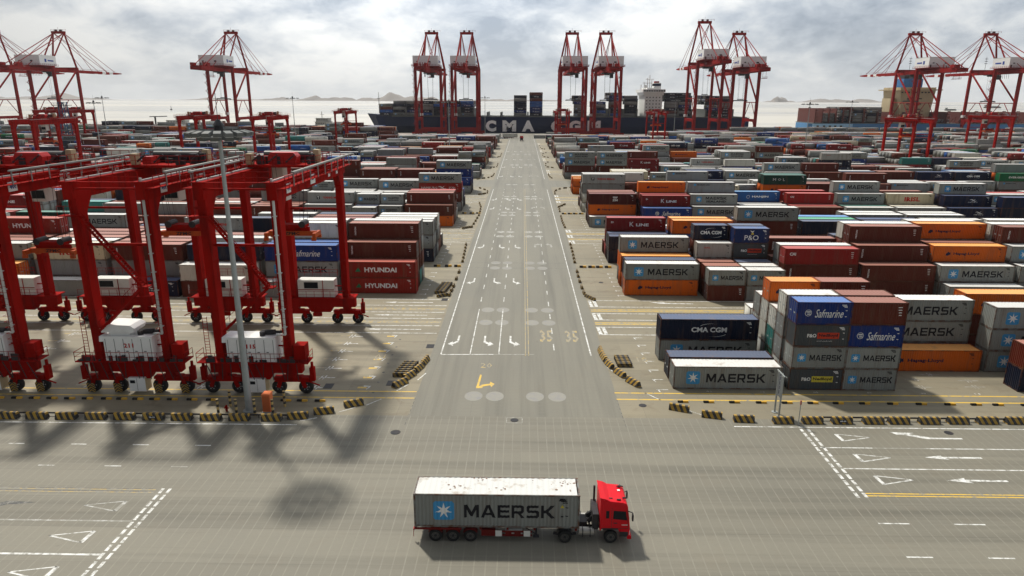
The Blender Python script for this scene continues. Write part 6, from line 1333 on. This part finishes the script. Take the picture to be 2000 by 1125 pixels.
def trailer(loc, rz, lab):
    """origin on the ground under the middle of the load"""
    o = empty('skeletal_trailer', loc, rz); c = MB()
    TR = paint('trailer_red', (.13, .012, .010), .6, .4, (.07, .03, .02), 1.5)
    for y in (-.5, .5): c.box(-6.1, 5.95, y-.07, y+.07, .98, 1.19)
    for x in (-6.0, -4.6, -3.2, -1.2, .8, 2.8, 5.85): c.box(x-.08, x+.08, -1.2, 1.2, 1.02, 1.17)
    for y in (-1.21, 1.21): c.box(-6.1, -2.6, y-.03, y+.03, 1.0, 1.16)
    c.build('frame', TR, o)
    for x in (-4.5, -3.2, -1.9):
        for sy in (-1, 1): lorry_wheel(o, x-.05, sy*1.03, w=.46)
    for sy in (-1, 1):
        m = MB()
        for x in (-4.55, -3.25, -1.95):
            prof = [(x+.60*math.cos(a), .5+.58*math.sin(a)) for a in [math.pi*k/6 for k in range(1, 6)]]
            for p0, p1 in zip(prof[:-1], prof[1:]): m.beam((p0[0], sy*1.05, p0[1]), (p1[0], sy*1.05, p1[1]), .46, .03)
        m.build('mudguard', TR, o)
        b = MB(); b.box(-1.15, -.1, min(sy*.85, sy*1.18), max(sy*.85, sy*1.18), .48, .98); b.build('tool_box', TR, o)
        g = MB()
        for z in (.5, .8): g.box(-.1, 2.6, sy*1.17-.025, sy*1.17+.025, z, z+.14, 0)
        for x in (-.1, .62, 1.3, 2.0): g.box(x, x+.48, sy*1.20-.012, sy*1.20+.012, .48, .96, 1 if x in (-.1, 2.0) else 0)
        g.box(.6, 1.9, min(sy*.7, sy*1.1), max(sy*.7, sy*1.1), .55, .95, 1); g.build('side_guard', [TR, CREAMW], o)
        l = MB(); l.box(2.85, 3.0, sy*.9-.07, sy*.9+.07, .35, 1.02); l.box(2.7, 3.15, sy*.9-.15, sy*.9+.15, .30, .36); l.beam((2.2, sy*.9, 1.0), (2.9, sy*.9, .5), .06, .06); l.build('landing_leg', DARK, o)
        r = MB(); r.box(-6.2, -6.12, sy*1.0-.15, sy*1.0+.15, .85, 1.0); r.box(-6.2, -6.17, sy*1.12-.05, sy*1.12+.05, .35, .85); r.build('rear_light', paint('lamp_red', (.3, .02, .02), .3), o)
    return tag(o, lab, 'trailer')
YC = 43.85+1.22
tractor((6.72, YC, .004), 0, 'bright red tractor unit pulling the grey container along the front road')
trailer((-1.72, YC, .004), 0, 'dark red skeletal trailer with three axles under the grey container')
c = place_container('M', 12.19, 2.75, -1.72, YC, 1.21, False, True, 'grey container with blue star panel carried on the trailer of the red lorry', 'containers on lorries')
c.rotation_euler = (0, 0, 0)
for ch in c.children:
    if ch.name.startswith('roof'): ch.data = ch.data.copy(); ch.data.materials[0] = paint('lorry_container_roof', (.60, .60, .575), .5, .6, (.30, .22, .14), 1.1, 0, lo=.56, hi=.70)  # roof painted paler than the sides to look sunlit, with rusty dirt
st_ = MB(); rq = random.Random(4)
for q in range(46):
    a, b = rq.choice(((5.2, .5), (5.2, .4), (-1.2, 1.0), (0.6, -.4), (5.6, -.6), (-3.0, -.2), (2.0, .6)))
    x_ = a+rq.gauss(0, .45); y_ = b+rq.gauss(0, .22); r_ = rq.uniform(.02, .09); x_ = max(-5.9, min(5.9, x_)); y_ = max(-1.05, min(1.05, y_))
    st_.poly([(x_+r_*rq.uniform(.6, 1.5)*math.cos(k*.9), y_+r_*rq.uniform(.5, 1)*math.sin(k*.9)) for k in range(7)], 2.75-.008+q*.00004)
st_.build('rust_stain', paint('rust_brown', (.16, .07, .03), .8, .4), c)
ml = MB()
ml.box(4.6, 5.0, -1.222, -1.215, 2.42, 2.5, 0); ml.box(4.55, 5.05, -1.222, -1.215, 2.28, 2.34, 0); ml.add([(4.66, -1.222, 1.72), (4.96, -1.222, 1.72), (4.81, -1.222, 1.98)], [(0, 1, 2)], 1); ml.box(4.72, 4.9, -1.222, -1.215, .95, 1.05, 0)
ml.build('lettering', [TXT_K, TXT_Y], c)
# lorries and boxes waiting on the quay apron at the far end of the road
tractor((-1.0, 540, .004), math.pi/2, 'tiny red lorry driving away near the far end of the road')
for i, (code, Ln, x, y, z, lab) in enumerate([('w', 12.19, -24, 572, 1.3, 'white container waiting on the quay under the hull letter M'), ('w', 12.19, -10.5, 572, 1.3, 'white container on the quay between hull letters M and A'), ('m', 12.19, 15, 575, .01, 'dull grey container lying on the quay right of the road end'), ('w', 12.19, 25, 566, .01, 'pale container at the right corner of the road end, lower'), ('m', 12.19, 25, 566, 2.75, 'pale grey container at the right corner of the road end, upper')]):
    place_container(code, Ln, HC if False else 2.72, x, y, z, False, False, lab, 'containers on the quay apron')
for x, lab in ((-24, 'skeletal trailer on the quay under the first white container'), (-10.5, 'skeletal trailer on the quay under the second white container')): trailer((x, 572, .004), 0, lab)
# blue lattice tower at the left
def tower():
    o = empty('lattice_tower', (-262, 398, 0)); BL = paint('tower_blue', (.03, .10, .20), .6); m = MB()
    for sx in (-1, 1):
        for sy in (-1, 1): m.beam((sx*2.2, sy*2.2, 0), (sx*1.5, sy*1.5, 29), .35, .35)
    for k in range(9):
        z = k*3.2; r0 = 2.2-.07*k
        for a, b in (((-1, -1), (1, -1)), ((1, -1), (1, 1)), ((1, 1), (-1, 1)), ((-1, 1), (-1, -1))): m.beam((a[0]*r0, a[1]*r0, z), (b[0]*r0, b[1]*r0, z+3.2), .18, .18); m.beam((a[0]*r0, a[1]*r0, z+3.2), (b[0]*r0, b[1]*r0, z+3.2), .18, .18)
    m.build('lattice', BL, o); m = MB()
    for z in (13, 20, 27): m.box(-4.5, 3.5, -3, 3, z, z+.3); rail(m, [(-4.5, -3, z+.3), (3.5, -3, z+.3)], 1.2, 0, 1.6, .1)
    m.build('platform', DARK, o); tag(o, 'dark blue lattice tower with platforms among the stacks at the left', 'tower')
tower()
build_containers()
